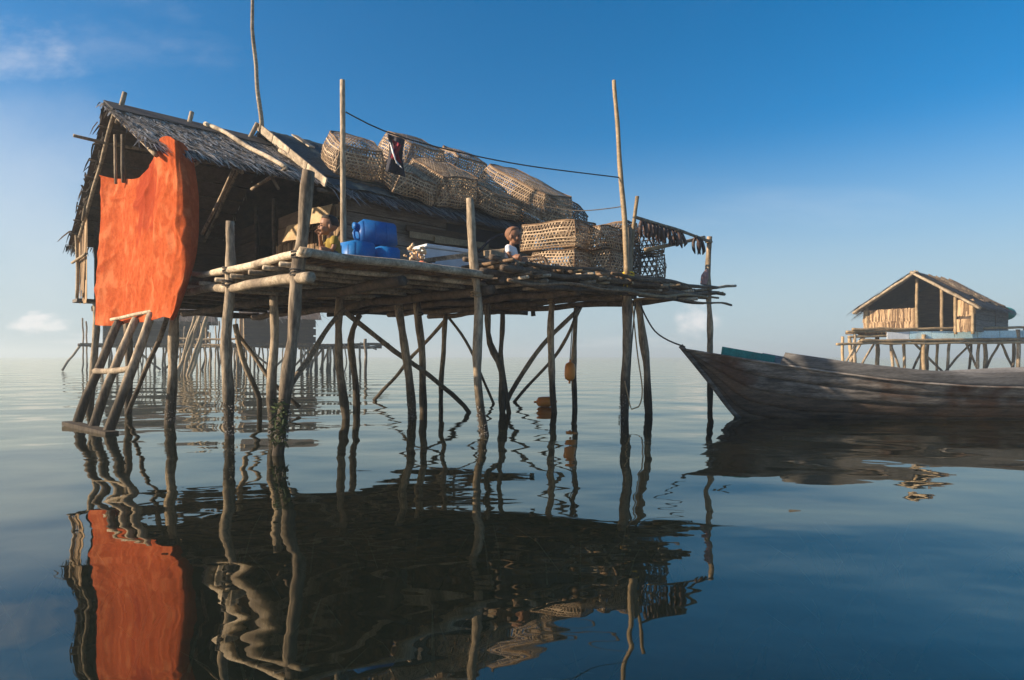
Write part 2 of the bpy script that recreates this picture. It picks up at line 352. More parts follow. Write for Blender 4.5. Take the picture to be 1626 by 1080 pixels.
for i in range(900):
    x = random.uniform(-5, 6); y = random.uniform(0.8, 6.5)
    if noise.noise((x*0.7, y*0.7, 3)) < random.uniform(-0.5, 0.25): continue
    an = random.uniform(0, 6.28); h = random.uniform(0.2, 0.5); lean = random.uniform(0.5, 1.6)
    d = Vector((math.cos(an), math.sin(an), 0)); s = Vector((-d.y, d.x, 0))*random.uniform(0.006, 0.014); p = Vector((x, y, -1.3))
    p1 = p+d*lean*0.4*h+Vector((0, 0, h*0.6)); p2 = p+d*lean*h+Vector((0, 0, h))
    i0 = len(q.v); q.v += [p-s, p+s, p1+s, p1-s, p2]; q.f += [(i0, i0+1, i0+2, i0+3), (i0+3, i0+2, i0+4)]
tag(q.build('seagrass', 'grass', local=True), 'thin pale seagrass blades under the clear water in the foreground', 'seagrass', kind='stuff')

# ------------------------------------------------------------------ the stilt house
F = Frame(-1.77, 5.31, R(44))
house = empty('stilt_house', F.p(0, 0, 0))
tag(house, 'weathered thatched stilt house on crooked poles, orange cloth hanging at its porch', 'stilt house')
def stilt(pts, Y, r, m='stilt'):
    P = [W(x, y, Y) for x, y in pts]
    P.append(P[-1]+(P[-1]-P[-2]).normalized()*0.9)
    return pole('stilt', P, [r*0.92]+[r]*(len(P)-1), m, house, 0.04, 0.24, 9)
for pts, Y, r in [
    ([(491, 272), (480, 330), (474, 410), (464, 540), (446, 700)], 5.42, 0.052),
    ([(367, 352), (364, 440), (361, 560), (364, 690)], 6.5, 0.052),
    ([(276, 478), (274, 560), (270, 668)], 7.9, 0.058),
    ([(204, 505), (206, 580), (205, 655)], 9.3, 0.055),
    ([(152, 482), (149, 560), (143, 640)], 9.6, 0.052),
    ([(434, 470), (434, 560), (431, 640), (434, 688)], 6.9, 0.050),
    ([(540, 470), (538, 560), (544, 620), (550, 664)], 8.6, 0.055),
    ([(572, 500), (558, 540), (562, 600), (566, 648)], 10.1, 0.052),
    ([(630, 470), (641, 545), (650, 600), (655, 662)], 8.8, 0.058),
    ([(663, 480), (670, 560), (673, 655)], 9.6, 0.058),
    ([(708, 500), (704, 560), (700, 645)], 10.8, 0.042),
    ([(745, 315), (750, 410), (756, 500), (756, 610), (768, 691)], 6.8, 0.047),
    ([(774, 478), (778, 545), (796, 590), (797, 655)], 9.5, 0.050),
    ([(798, 498), (794, 560), (800, 600)], 9.52, 0.040),
    ([(877, 470), (874, 560), (878, 652)], 9.5, 0.050),
    ([(912, 488), (910, 560), (912, 648)], 10.4, 0.045),
    ([(998, 362), (997, 440), (995, 560), (990, 667)], 8.45, 0.060),
    ([(1011, 478), (1024, 560), (1031, 652)], 9.4, 0.058),
    ([(1127, 376), (1124, 470), (1128, 540), (1127, 652)], 10.0, 0.046)]:
    stilt(pts, Y, r)
def brace(pts, r=0.032, m='stilt'): return pole('brace', [W(*p) for p in pts], r, m, house, 0.05, 0.12)
brace([(548, 496, 8.6), (640, 566, 9.0), (720, 624, 9.4), (746, 656, 9.5)], 0.036)
brace([(708, 506, 10.9), (650, 576, 11.5), (592, 636, 12.3)], 0.034)
brace([(712, 503, 10.9), (752, 566, 11.3), (784, 642, 11.4)], 0.026)
brace([(918, 490, 10.4), (862, 548, 10.1), (822, 606, 9.9), (798, 655, 9.7)], 0.038)
brace([(926, 488, 11), (884, 556, 11.6), (816, 640, 11.8)], 0.032)
brace([(545, 492, 8.3), (500, 550, 7.6), (455, 612, 6.6)], 0.032)
brace([(372, 515, 9.0), (390, 580, 9.1), (412, 634, 9.2), (412, 662, 9.2)], 0.040)
brace([(378, 532, 9.4), (430, 600, 9.4), (474, 648, 9.4)], 0.032)
brace([(275, 480, 8), (205, 660, 9.0)], 0.03)
for (x, y, Y, r) in [(474, 408, 5.42, .062), (472, 436, 5.42, .062), (363, 432, 6.5, .060), (362, 452, 6.5, .060), (755, 440, 6.8, .056), (756, 470, 6.8, .056), (876, 480, 9.5, .058), (1125, 462, 10.0, .055), (1125, 385, 10.0, .05), (275, 486, 7.9, .066), (634, 492, 8.8, .066), (665, 500, 9.6, .066)]:
    q = MB(); c0 = W(x, y, Y)
    for i in range(3): q.tube([c0+Vector((math.cos(k*.7854)*r, math.sin(k*.7854)*r, i*.016+.012*math.sin(k*.7854+i*2))) for k in range(9)], .008, 5, step=1)
    q.build('lashing', random.choice(('rope_tan', 'rope', 'rope')), house, True)
# barnacles at the tide line
for pts, Y, r in [([(446, 700), (452, 650)], 5.42, .052), ([(364, 690), (363, 640)], 6.5, .052), ([(768, 691), (762, 640)], 6.8, .047), ([(434, 688), (432, 645)], 6.9, .05), ([(990, 667), (992, 625)], 8.45, .06), ([(270, 668), (271, 630)], 7.9, .058), ([(655, 662), (652, 625)], 8.8, .058)]:
    q = MB(); p0, p1 = W(*pts[0], Y), W(*pts[1], Y)
    for i in range(150):
        t = random.random()**1.6; an = random.uniform(0, 6.28); c = p0.lerp(p1, t)+Vector((math.cos(an), math.sin(an), 0))*r*1.02; k = random.uniform(.004, .010)
        q.ball(c, k, k, k*.8, None, 5, 3)
    q.build('barnacles', 'barnacle', house, kind='stuff')
# weed and barnacle tuft on the corner stilt
q = MB()
for i in range(240):
    c = W(440+random.uniform(-6, 14), random.uniform(632, 706), 5.36+random.uniform(-.07, .07)); d = Vector((random.uniform(-1, 1), random.uniform(-1, .5), random.uniform(-1, .3)))*0.055
    s = Vector((random.uniform(-1, 1), random.uniform(-1, 1), random.uniform(-1, 1)))*0.009
    q.quad(c-s, c+s, c+d+s*.4, c+d-s*.4)
q.build('weed_tuft', 'weed', house, kind='stuff')
# --- deck, left part
pole('edge_log', [F.p(0.02, -0.05, 1.725), F.p(0, 0.9, 1.755), F.p(-.02, 1.9, 1.75), F.p(0, 3.12, 1.81)], [0.036, 0.041, 0.038, 0.028], 'pale', house, 0.05, 0.12)
pole('edge_log', [F.p(0.03, -0.12, 1.53), F.p(0.02, 1.2, 1.56), F.p(0, 3.05, 1.60)], [0.052, 0.046, 0.040], 'pale', house, 0.05, 0.12)
pole('edge_log', [F.p(-0.02, 0.0, 1.74), F.p(1.0, -0.03, 1.725), F.p(2.16, 0.0, 1.725)], [0.038, 0.041, 0.038], 'pale', house, 0.03, 0.08)
for b in (0.28, 0.62, 0.95, 1.42, 1.85, 2.35, 2.8, 3.4, 4.1, 4.8, 5.5, 6.2):
    pole('joist', [F.p(-0.07 if b < 3 else 0.05 if b < 4 else -.1, b, 1.655), F.p(2.3, b+random.uniform(-.05, .05), 1.655)], 0.025, 'pale' if b < 3 else 'dark', house, 0.02, 0.1)
a = 0.10
while a < 2.2:
    r = random.uniform(0.030, 0.042)
    pole('floor_slat', [F.p(a, 0.06+random.uniform(-.03, .06), 1.725), F.p(a+random.uniform(-.02, .02), 3.3, 1.725), F.p(a+random.uniform(-.03, .03), 6.6, 1.725)], r, 'slat', house, 0.02, 0.1, 6); a += r*1.93
a = 0.03
while a > -0.12:
    pole('floor_slat', [F.p(a, 3.4, 1.725), F.p(a, 6.9, 1.725)], 0.036, 'slat', house, 0.015, 0.1, 6); a -= 0.075
for aa in (1.0, 2.15): pole('beam', [F.p(aa, -0.02, 1.57), F.p(aa, 3.2, 1.57), F.p(aa, 6.5, 1.57)], 0.052, 'dark', house, 0.05, 0.1)
pole('beam', [F.p(-.3, 6.6, 1.6), F.p(2.3, 6.6, 1.6)], 0.05, 'dark', house, 0.03)
MB().beam(F.p(-.5, 6.75, 1.72), F.p(0.5, 6.75, 1.72), 0.36, 0.05).build('floor_plank', 'plank', house)
# --- deck, right part: beams, joists, slats with ragged ends, long top poles
for aa, z in ((2.3, 1.68), (3.5, 1.66), (4.62, 1.68), (5.6, 1.70)): pole('beam', [F.p(aa, -0.1, z), F.p(aa, 2.8, z), F.p(aa, 5.8, z)], 0.05, 'dark', house, 0.05, 0.1)
for b, a1 in ((-0.02, 6.9), (0.42, 6.3), (0.85, 5.9), (1.4, 5.8), (2.0, 5.8), (2.7, 5.7), (3.4, 5.8), (4.2, 5.7), (5.0, 5.7), (5.7, 5.7)):
    pole('joist', [F.p(2.0+random.uniform(-.15, .15), b, 1.77), F.p(3.9, b+random.uniform(-.06, .06), 1.765), F.p(a1+random.uniform(-.1, .2), b+random.uniform(-.06, .06), 1.80)], random.uniform(0.034, 0.044), 'dark', house, 0.06, 0.18)
a = 2.26
while a < 5.75:
    r = random.uniform(0.026, 0.04); e = random.uniform(-0.22, 0.02)
    pole('floor_slat', [F.p(a, e, 1.845+random.uniform(-.01, .01)), F.p(a+random.uniform(-.06, .06), 2.9, 1.85), F.p(a+random.uniform(-.06, .06), 5.8, 1.84)], r, 'slat', house, 0.03, 0.1, 6); a += r*2.0+random.uniform(0, 0.05)
while a < 7.0:
    r = random.uniform(0.022, 0.032)
    pole('floor_slat', [F.p(a, random.uniform(-.2, -.05), 1.86), F.p(a+random.uniform(-.1, .1), random.uniform(.5, .7), 1.86)], r, 'slat', house, 0.02, 0.1, 6); a += r*2+random.uniform(0.02, 0.12)
for (a0, b0, z0), (a1, b1, z1), r, m in [
    ((2.1, -0.06, 1.90), (7.0, -0.05, 1.93), 0.040, 'dark'), ((2.0, 0.30, 1.925), (6.6, 0.34, 1.94), 0.036, 'dark'),
    ((2.15, -0.17, 1.80), (5.4, -0.2, 1.83), 0.040, 'dark'), ((3.6, -0.16, 1.71), (7.1, -0.13, 1.84), 0.043, 'dark'),
    ((2.6, -0.10, 1.66), (5.0, -0.12, 1.70), 0.040, 'dark'), ((5.2, 0.1, 1.915), (7.75, -0.02, 2.03), 0.034, 'pale'),
    ((4.9, 0.45, 1.92), (6.8, 0.40, 1.99), 0.034, 'bamboo'), ((4.4, -0.2, 1.68), (6.4, -0.2, 1.76), 0.03, 'bamboo'),
    ((2.6, 0.62, 1.92), (5.4, 0.66, 1.94), 0.034, 'dark'), ((2.5, 1.0, 1.92), (5.6, 1.02, 1.93), 0.034, 'dark')]:
    pole('deck_pole', [F.p(a0, b0, z0), F.p((a0+a1)/2, (b0+b1)/2+random.uniform(-.04, .04), (z0+z1)/2+random.uniform(-.02, .02)), F.p(a1, b1, z1)], [r*.8, r*.8, r*0.55], m, house, 0.06, 0.2)
for i in range(26):
    a0 = random.uniform(2.1, 5.6); L = random.uniform(.8, 2.4); z = random.choice((1.66, 1.72, 1.80, 1.885)); b0 = random.uniform(-.26, .1)
    pole('deck_pole', [F.p(a0, b0, z), F.p(a0+L/2, b0+random.uniform(-.06, .06), z+random.uniform(-.02, .03)), F.p(min(a0+L, 7.1), b0+random.uniform(-.05, .05), z+random.uniform(.0, .04))], random.uniform(.016, .027), random.choice(('dark', 'slat', 'slat', 'bamboo')), house, 0.05, 0.2, 6)
for i in range(34):
    a0 = random.uniform(2.2, 6.3); z = random.choice((1.70, 1.755, 1.815, 1.86)); d = random.uniform(-.12, .12)
    pole('slat_end', [F.p(a0, random.uniform(-.34, -.2), z), F.p(a0+d, random.uniform(.3, .8), z+.01)], random.uniform(.014, .024), random.choice(('slat', 'bamboo', 'pale')), house, 0.02, 0.2, 6)
MB().beam(F.p(2.12, 0.02, 1.955), F.p(2.34, 0.04, 1.95), 0.09, 0.08).build('end_block', 'pale', house)
for i, (x0, x1, dz) in enumerate([(640, 742, 0), (664, 750, .045)]):
    MB().beam(F.p(*F.on_b(x0, 418-i*3, 0.45)), F.p(*F.on_b(x1, 404+i*2, 0.45)), 0.10, 0.035).build('deck_board', 'pale', house)
for (p, q_) in [((620, 493, 11.4), (520, 500, 10.6)), ((770, 494, 11.5), (838, 498, 11.6)), ((430, 494, 10), (540, 490, 10.3))]:
    pole('beam', [W(*p), W(*q_)], 0.035, 'dark', house, 0.02)
pole('broken_stub', [W(846, 490, 11.4), W(847, 502, 11.4)], 0.04, 'dark', house, 0)

# --- walls
def leaf_wall(name, fr, a0, b0, a1, b1, z0, z1, n, m, parent, rag=0.10, w=0.045, top=0.03):
    q = MB(); P0, P1 = fr.p(a0, b0, 0), fr.p(a1, b1, 0); d = (P1-P0).normalized(); nn = Vector((d.y, -d.x, 0))
    for i in range(n):
        t = i/n+random.uniform(-.5, .5)/n*2; c = P0.lerp(P1, min(max(t, 0), 1)); ww = w*random.uniform(.6, 1.3); o = nn*random.uniform(0.004, 0.035)
        zt = z1+random.uniform(-top, top); zb = z0+random.uniform(-rag, rag*0.6) if random.random() < .75 else z0+(z1-z0)*random.uniform(.1, .5)
        sk = d*random.uniform(-.06, .06); tw = nn*random.uniform(-.012, .012)
        q.quad(c+o-d*ww/2+sk+Vector((0, 0, zb)), c+o+d*ww/2+sk+tw+Vector((0, 0, zb)), c+o*.5+d*ww/2+Vector((0, 0, zt)), c+o*.5-d*ww/2+tw+Vector((0, 0, zt)))
    return q.build(name, m, parent, kind='stuff')
def plank_wall(fr, a0, b0, a1, b1, z0, z1, h, m, parent, t=0.022, name='wall_plank', gap=.012):
    P0, P1 = fr.p(a0, b0, 0), fr.p(a1, b1, 0); z = z0
    d = (P1-P0).normalized(); nn = Vector((d.y, -d.x, 0))
    while z < z1-0.03:
        hh = min(h*random.uniform(.85, 1.15), z1-z); e = random.uniform(0, .03)
        MB().beam(P0+nn*random.uniform(0, .012)-d*e+Vector((0, 0, z+hh/2)), P1+nn*random.uniform(0, .012)+d*e+Vector((0, 0, z+hh/2)), t, hh-gap).build(name, m, parent)
        z += hh
wall = MB().beam(F.p(1.80, 2.50, 2.33), F.p(5.3, 2.50, 2.33), 0.02, 1.18).build('wall', 'thatch_dark', house)
plank_wall(F, 1.76, 2.47, 5.3, 2.47, 1.76, 2.95, 0.2, 'plank', wall)
for aa in (1.74, 5.3): pole('wall_post', [F.p(aa, 2.44, 1.7), F.p(aa, 2.44, 3.02)], 0.04, 'stilt', house, 0.01)
MB().beam(F.p(3.45, 2.43, 2.72), F.p(5.2, 2.43, 2.72), 0.02, 0.26).build('window', 'black_cloth', house)
gw = MB().beam(F.p(1.80, 2.52, 2.3), F.p(1.80, 4.55, 2.3), 0.02, 1.1).build('gable_wall', 'thatch_dark', house)
leaf_wall('leaf_panel', F, 1.755, 4.5, 1.755, 2.48, 1.78, 2.55, 150, 'thatch_tan', gw, 0.03)
leaf_wall('leaf_panel', F, 1.735, 3.75, 1.735, 2.44, 2.18, 2.86, 170, 'thatch_tan', gw, 0.12)
for z, b0, b1, t in ((2.78, 2.62, 3.5, 0.02), (2.62, 3.15, 3.95, 0.06)):
    q = MB(); q.grid(lambda s, k: F.p(1.70-0.07*k+0.02*math.sin(s*7)-t, b0+(b1-b0)*s, z+0.1-0.24*k+0.05*s), 10, 4)
    q.build('mat_flap', mat('palm_mat', (0.34, 0.24, 0.13), (0.52, 0.39, 0.23), 14, bump=0.3), gw)
plank_wall(F, 1.78, 4.5, 1.78, 3.75, 2.35, 3.0, 0.22, 'brown_plank', gw)
for z in (2.0, 2.62): pole('batten', [F.p(1.70, 4.2, z-.06), F.p(1.69, 2.5, z+.06)], 0.018, 'bamboo', gw, 0.02)
for bb in (4.55, 5.25): pole('door_post', [F.p(1.72, bb, 1.7), F.p(1.72, bb, 3.3)], 0.035, 'dark', house, 0.03)
bw = MB().beam(F.p(1.80, 5.3, 2.4), F.p(1.80, 6.4, 2.4), 0.02, 1.3).build('gable_wall', 'thatch_dark', house)
plank_wall(F, 1.77, 6.4, 1.77, 5.28, 1.76, 2.9, 0.2, 'brown_plank', bw)
bk = MB().beam(F.p(-0.3, 6.43, 2.3), F.p(5.3, 6.43, 2.3), 0.02, 1.15).build('back_wall', 'thatch_dark', house)
plank_wall(F, -0.25, 6.36, 1.74, 6.36, 1.76, 2.8, 0.2, 'brown_plank', bk)
leaf_wall('leaf_panel', F, -0.42, 6.72, -0.42, 6.2, 1.80, 2.95, 70, 'thatch_tan', bk, 0.15)
pole('batten', [F.p(-.5, 6.95, 2.33), F.p(-.48, 6.0, 2.37)], 0.02, 'bamboo', bk, 0.01)
pole('batten', [F.p(-.48, 6.7, 1.75), F.p(-.48, 6.68, 2.9)], 0.024, 'bamboo', bk, 0.02)
ew = MB().beam(F.p(5.3, 2.5, 2.4), F.p(5.3, 6.4, 2.4), 0.02, 1.3).build('end_wall', 'thatch_dark', house)

# --- roofs
def roof_part(fr, name, a0, a1, br, zr, be, ze, rows, m, parent, per=95, under='thatch_dark', drop=0.1, rag=0.06, ln=(.8, 1.5), lw=1.0):
    """a sheet of dark under-thatch with overlapping leaf rows as its pieces"""
    sl = math.hypot(be-br, ze-zr); dn = ((fr.p(0, be, ze)-fr.p(0, br, zr))/sl)
    n = fr.u.cross(dn); n = n if n.z > 0 else -n
    def pt(a, t, h=0): return fr.p(a, br+(be-br)*t, zr+(ze-zr)*t)+n*h
    q = MB(); nseg = max(2, int((a1-a0)/.4))
    q.grid(lambda s, t: pt(a0+(a1-a0)*s, t, -0.02+0.012*noise.noise((s*9, t*9, 1))), nseg, 6)
    q.grid(lambda s, t: pt(a0+(a1-a0)*s, 1-t, 0.01+0.012*noise.noise((s*9, t*9, 1))), nseg, 6)
    rf = q.build(name, under, parent)
    for i in range(rows):
        t0 = i/rows; q = MB()
        for k in range(int(per*(a1-a0))):
            a = random.uniform(a0-rag, a1+rag); t = t0+random.uniform(-.25, .45)/rows
            L = random.uniform(*ln)*sl/rows*1.35
            if i == rows-1: L *= random.uniform(0.7, 1.0)+drop*2
            w = random.uniform(.006, .014)*lw; sk = fr.u*(random.gauss(0.16, .22))
            d = (dn+sk).normalized(); s = d.cross(n).normalized()*w
            p0 = pt(a, max(t, 0), random.uniform(.012, .03)); lift = random.uniform(.0, .03)
            p1 = p0+d*L*.55+n*lift; p2 = p0+d*L+n*lift*random.uniform(-.2, 1.3)+Vector((0, 0, -drop*random.random()*.5 if i == rows-1 else 0))
            j = len(q.v); q.v += [p0-s, p0+s, p1+s*.9, p1-s*.9, p2+s*.3, p2-s*.3]; q.f += [(j, j+1, j+2, j+3), (j+3, j+2, j+4, j+5)]
        q.build('thatch_row', m, rf, kind='stuff')
    return rf, pt, n, dn
RB, RZ = 4.42, 4.08
pf, ptf, nf, dnf = roof_part(F, 'porch_roof', -0.55, 1.55, RB, RZ, 2.48, 3.10, 9, 'thatch', house, 230)
pb, ptb, nb, dnb = roof_part(F, 'porch_roof', -0.55, 1.6, RB, RZ, 6.95, 2.62, 9, 'thatch', house, 70, rag=0.03, drop=.03, ln=(.5, .9))
mf, ptm, nm, dnm = roof_part(F, 'main_roof', 1.42, 5.6, 4.36, 4.22, 2.22, 2.94, 9, 'thatch_old', house, 120)
mb2, ptn, nn_, dnn = roof_part(F, 'main_roof', 1.42, 5.6, 4.36, 4.22, 6.9, 2.75, 6, 'thatch_old', house, 25)
# frayed leaf ends along the open gable edge of the porch
for pt, dn, n, nm_ in ((ptb, dnb, nb, 260), (ptf, dnf, nf, 160)):
    q = MB()
    for i in range(nm_):
        t = random.random(); p = pt(-0.5+random.uniform(-.02, .06), t, random.uniform(-.03, .03)); d = (dn*random.uniform(.5, 1.2)-F.u*random.uniform(.0, .38)+n*random.uniform(-.25, .15)).normalized()
        L = random.uniform(.05, .15); s = d.cross(n).normalized()*random.uniform(.007, .016)
        q.quad(p-s, p+s, p+d*L+s*.3, p+d*L-s*.3)
    q.build('frayed_edge', 'thatch', pb if dn is dnb else pf, kind='stuff')
q = MB()
for i in range(90):
    p = ptb(random.uniform(-.6, .3), 1.0, random.uniform(-.05, .02)); d = (dnb*.5+F.u*random.uniform(-.3, .3)+Vector((0, 0, -random.uniform(.3, 1)))).normalized(); s = F.u*random.uniform(.006, .016)
    L = random.uniform(.06, .18); q.quad(p-s, p+s, p+d*L+s*.3, p+d*L-s*.3)
q.build('frayed_edge', 'thatch', pb, kind='stuff')
# thatch underside: visible courses with battens
for i in range(1, 9): pole('batten', [ptb(-0.58, i/9, -0.045), ptb(1.6, i/9, -0.045)], 0.012, 'dark', pb, 0.006, 0.05, 6)
for a_ in (-0.45, 0.45, 1.3):
    pole('rafter', [ptb(a_, -0.03, -0.08), ptb(a_, 1.0, -0.08)], 0.026, 'stilt', pb, 0.02)
    pole('rafter', [ptf(a_, -0.03, -0.08), ptf(a_, 1.0, -0.08)], 0.026, 'stilt', pf, 0.02)
pole('purlin', [ptb(-.82, .19, -.07), ptb(1.6, .19, -.07)], 0.022, 'stilt', pf, 0.02)
MB().beam(ptf(-0.57, 0.115, 0.055), ptf(1.45, 0.10, 0.055), 0.52, 0.018, nf).build('ridge_board', 'ridge', pf)
MB().beam(ptb(-0.56, 0.05, 0.075), ptb(1.45, 0.05, 0.06), 0.30, 0.018, nb).build('ridge_board', 'ridge', pb)
for i in range(4):
    MB().beam(ptm(1.37, 0.02+i*.245, 0.07), ptm(1.37, 0.255+i*.245, 0.07), 0.022, 0.11, nm).build('barge_board', 'white_foam' if False else 'pale', mf)
MB().beam(ptm(1.9, 0.04, 0.09), ptm(1.95, 0.26, 0.09), 0.10, 0.02, nm).build('roof_board', 'pale', mf)
q = MB(); q.grid(lambda s_, t_: ptm(1.46+1.0*s_, .03+.95*t_, .062+.02*noise.noise((s_*5, t_*6, 2))+.012*noise.noise((s_*14, t_*12, 5))), 24, 30)
q.build('roof_sheet', mat('teal_net_sheet', (.012, .03, .038), (.045, .085, .095), 16, bump=.6, wear=.5), mf, True)
for x, y, x2, y2, b in ((198, 147, 186, 196, 4.3), (305, 178, 295, 214, 4.3), (408, 196, 394, 224, 4.25)):
    pole('roof_stick', [F.p(*F.on_b(x, y, b)), F.p(*F.on_b(x2, y2, b))], 0.030, 'stilt', pf, 0.01)
pole('roof_stick', [ptf(0.62, 0.05, 0.09), ptf(0.85, 0.5, 0.08), ptf(1.0, 0.95, 0.07)], 0.03, 'pale', pf, 0.05)
pole('roof_stick', [ptf(1.35, 0.45, 0.09), ptf(1.42, 0.8, 0.08)], 0.03, 'pale', pf, 0.03)
pole('eave_pole', [ptm(1.3, 0.98, -0.05), ptm(5.65, 0.98, -0.05)], 0.03, 'dark', mf, 0.02)
pole('eave_pole', [ptm(1.5, 0.84, 0.07), ptm(5.5, 0.86, 0.07)], 0.02, 'dark', mf, 0.02)
# porch posts and struts
for pts, r in (([F.on_b(182, 214, 4.2), F.on_b(184, 292, 4.2)], 0.018), ([F.on_b(195, 214, 4.1), F.on_b(197, 290, 4.1)], 0.026), ([F.on_b(371, 268, 3.0), F.on_b(322, 372, 3.9)], 0.02),
               ([F.on_b(150, 250, 5.6), F.on_b(130, 350, 6.2)], 0.02)):
    pole('porch_strut', [F.p(*p) for p in pts], r, 'stilt', house, 0.02)
pole('porch_post', [F.p(.12, 3.3, 1.6), F.p(.1, 3.3, 3.4)], 0.04, 'stilt', house, 0.03)
pole('tie_beam', [F.p(.0, 2.6, 3.08), F.p(-.05, 6.2, 3.02)], 0.03, 'stilt', house, 0.02)
pole('eave_pole', [F.p(-.5, 2.62, 3.12), F.p(1.6, 2.62, 3.1)], 0.028, 'stilt', house, 0.02)
pole('strut', [W(455, 268, 7.6), W(400, 300, 8.2)], 0.02, 'stilt', house, 0.02)
pole('strut', [W(430, 276, 7.8), W(444, 300, 7.8)], 0.018, 'stilt', house, 0.02)

# ------------------------------------------------------------------ tall poles, lines
def thing_pole(name, pts, r, m, label, cat, wob=0.03, group=None):
    return tag(pole(name, pts, r, m, None, wob, 0.08), label, cat, group)
thing_pole('mast_pole', [W(416, 206, 9.3), W(409, 120, 9.2), W(398, -20, 9.1)], [0.035, 0.03, 0.022], 'pale', 'thin crooked pole rising from the roof ridge out of the picture', 'pole', 0.08)
thing_pole('bamboo_pole', [F.p(1.05, 1.2, 1.74), F.p(*F.on_b(544, 127, 1.2))], [0.034, 0.028], 'stilt', 'straight upright pole beside the blue jerrycans holding one end of the line', 'pole', 0.01)
thing_pole('bamboo_pole', [W(996, 436, 8.35), W(992, 350, 8.35), W(985, 270, 8.35), W(975, 128, 8.35)], [0.036, 0.036, 0.033, 0.026], 'bamboo', 'tall pale leaning pole lashed by the stacked traps, holding the far line end', 'pole', 0.02)
tag(MB().tube([W(549, 178, 6.86), W(610, 208, 7.0), W(700, 235, 7.3), W(830, 262, 7.75), W(984, 282, 8.34)], 0.008, 6).build('clothesline', 'rope'), 'thin dark line strung between the two tall poles above the traps', 'line')
tag(MB().tube([W(988, 328, 8.34), W(950, 333, 8.6), W(908, 334, 8.9), W(840, 322, 9.1), W(760, 300, 9.2), W(690, 283, 9.1)], 0.007, 6).build('tie_line', 'rope'), 'lower slack line tying down the roof traps to the tall pale pole', 'line')
g = empty('garment', W(630, 284, 7.1)); tag(g, 'black and red garment with white stripe hung on the line', 'garment')
def gar(x0, x1, y0, y1, dY, m, nm, parent, sk=0):
    q = MB(); q.grid(lambda s, t: W(x0+(x1-x0)*s+sk*t+3*math.sin(t*4+s*3), y0+(y1-y0)*t+s*9, 7.08+dY+0.04*math.sin(s*7+t*3)), 8, 10)
    o = q.build(nm, m, parent, True); o.modifiers.new('solid', 'SOLIDIFY').thickness = 0.006; return o
gar(615, 642, 213, 272, 0, 'black_cloth', 'cloth_body', g)
gar(622, 636, 222, 250, -0.05, 'red_cloth', 'red_panel', g)
gar(614, 619, 222, 258, -0.09, 'white_cloth', 'white_stripe', g, 18)

# ------------------------------------------------------------------ the orange cloth
cols = [(8.45, [(164, 279), (159, 350), (157, 440), (154, 516)]), (8.15, [(196, 284), (193, 350), (190, 440), (188, 516)]),
        (7.75, [(217, 285), (216, 350), (215, 440), (214, 513)]), (7.30, [(241, 261), (241, 340), (240, 440), (239, 509)]),
        (6.88, [(263, 220), (268, 320), (266, 430), (261, 504)]), (6.70, [(279, 222), (296, 330), (297, 420), (274, 508)]),
        (6.86, [(292, 229), (307, 330), (304, 420), (276, 507)]), (7.05, [(307, 252), (316, 325), (310, 410), (279, 504)])]
def cr4(p, t):
    n = len(p)-1; x = min(max(t, 0), 0.99999)*n; i = int(x); f = x-i
    a, b, c, d = p[max(i-1, 0)], p[i], p[i+1], p[min(i+2, n)]
    return 0.5*((2*b)+(c-a)*f+(2*a-5*b+4*c-d)*f*f+(3*b-a-3*c+d)*f**3)
CG = [[W(x, y, Y) for x, y in pts] for Y, pts in cols]
def cloth_pt(s, t):
    p = cr4([cr4(c, t) for c in CG], s)
    rg = lambda x, y, z, k: (1-abs(noise.noise((x, y, z))))**k
    f = 0.028*noise.noise((s*3.5, t*1.6, 2))*(0.5+t) + 0.010*noise.noise((s*14+t*1.5, t*2.0, 5)) + .004*noise.noise((s*40, t*18, 6))
    f += .016*rg(s*3+t*1.2, t*2.6-s*2, 8, 9) + .013*rg(s*2-t*2.2, t*1.6+s*3, 4, 12) + .010*rg(s*7+t*1, t*1.4, 11, 10)
    f += max(0, s-.4)*max(0, .8-s)*(.16*rg(s*9+t*1.5, t*6, 3, 6) + .09*noise.noise((s*30, t*10, 4)))
    f = f*1.25*(1-.85*min(1, max(0, (s-.70)/.14))) + .012*math.sin(s*38+2*noise.noise((s*4, t*2, 3)))*(1-t)**2*min(1, max(0, (.7-s)*6))
    return p+Vector((-.72, -.69, 0))*f+Vector((0, 0, 0.02*noise.noise((s*6, 0, 9))))
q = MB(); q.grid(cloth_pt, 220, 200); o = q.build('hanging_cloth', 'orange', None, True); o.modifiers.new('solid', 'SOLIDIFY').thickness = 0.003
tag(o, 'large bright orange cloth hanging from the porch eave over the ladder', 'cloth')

# ------------------------------------------------------------------ ladder
T3 = [W(188, 512, 8.0), W(214, 508, 7.65), W(240, 500, 7.25)]
B3 = [W(122, 676, 7.72), W(146, 683, 7.35), W(170, 689, 6.98)]
lad = empty('ladder', W(146, 690, 7.3)); tag(lad, 'rough ladder of three slanting logs below the orange cloth', 'ladder')
for t, b in zip(T3, B3): pole('ladder_log', [t+(t-b)*.02, (t+b)/2+Vector((random.uniform(-.03, .03), 0, 0)), b, b+(b-t)*.25], [0.045, 0.05, 0.056, 0.056], 'stilt', lad, 0.03, 0.14)
pole('rung', [T3[0]+Vector((-.12, .05, .04)), T3[2]+Vector((.12, -.05, .06))], 0.022, 'pale', lad, 0.02)
pole('rung', [W(150, 589, 7.75), W(177, 588, 7.5), W(208, 585, 7.15)], 0.034, 'pale', lad, 0.02)
MB().beam(W(108, 672, 7.75), W(178, 689, 6.85), 0.13, 0.05).build('foot_plank', 'stilt', lad)

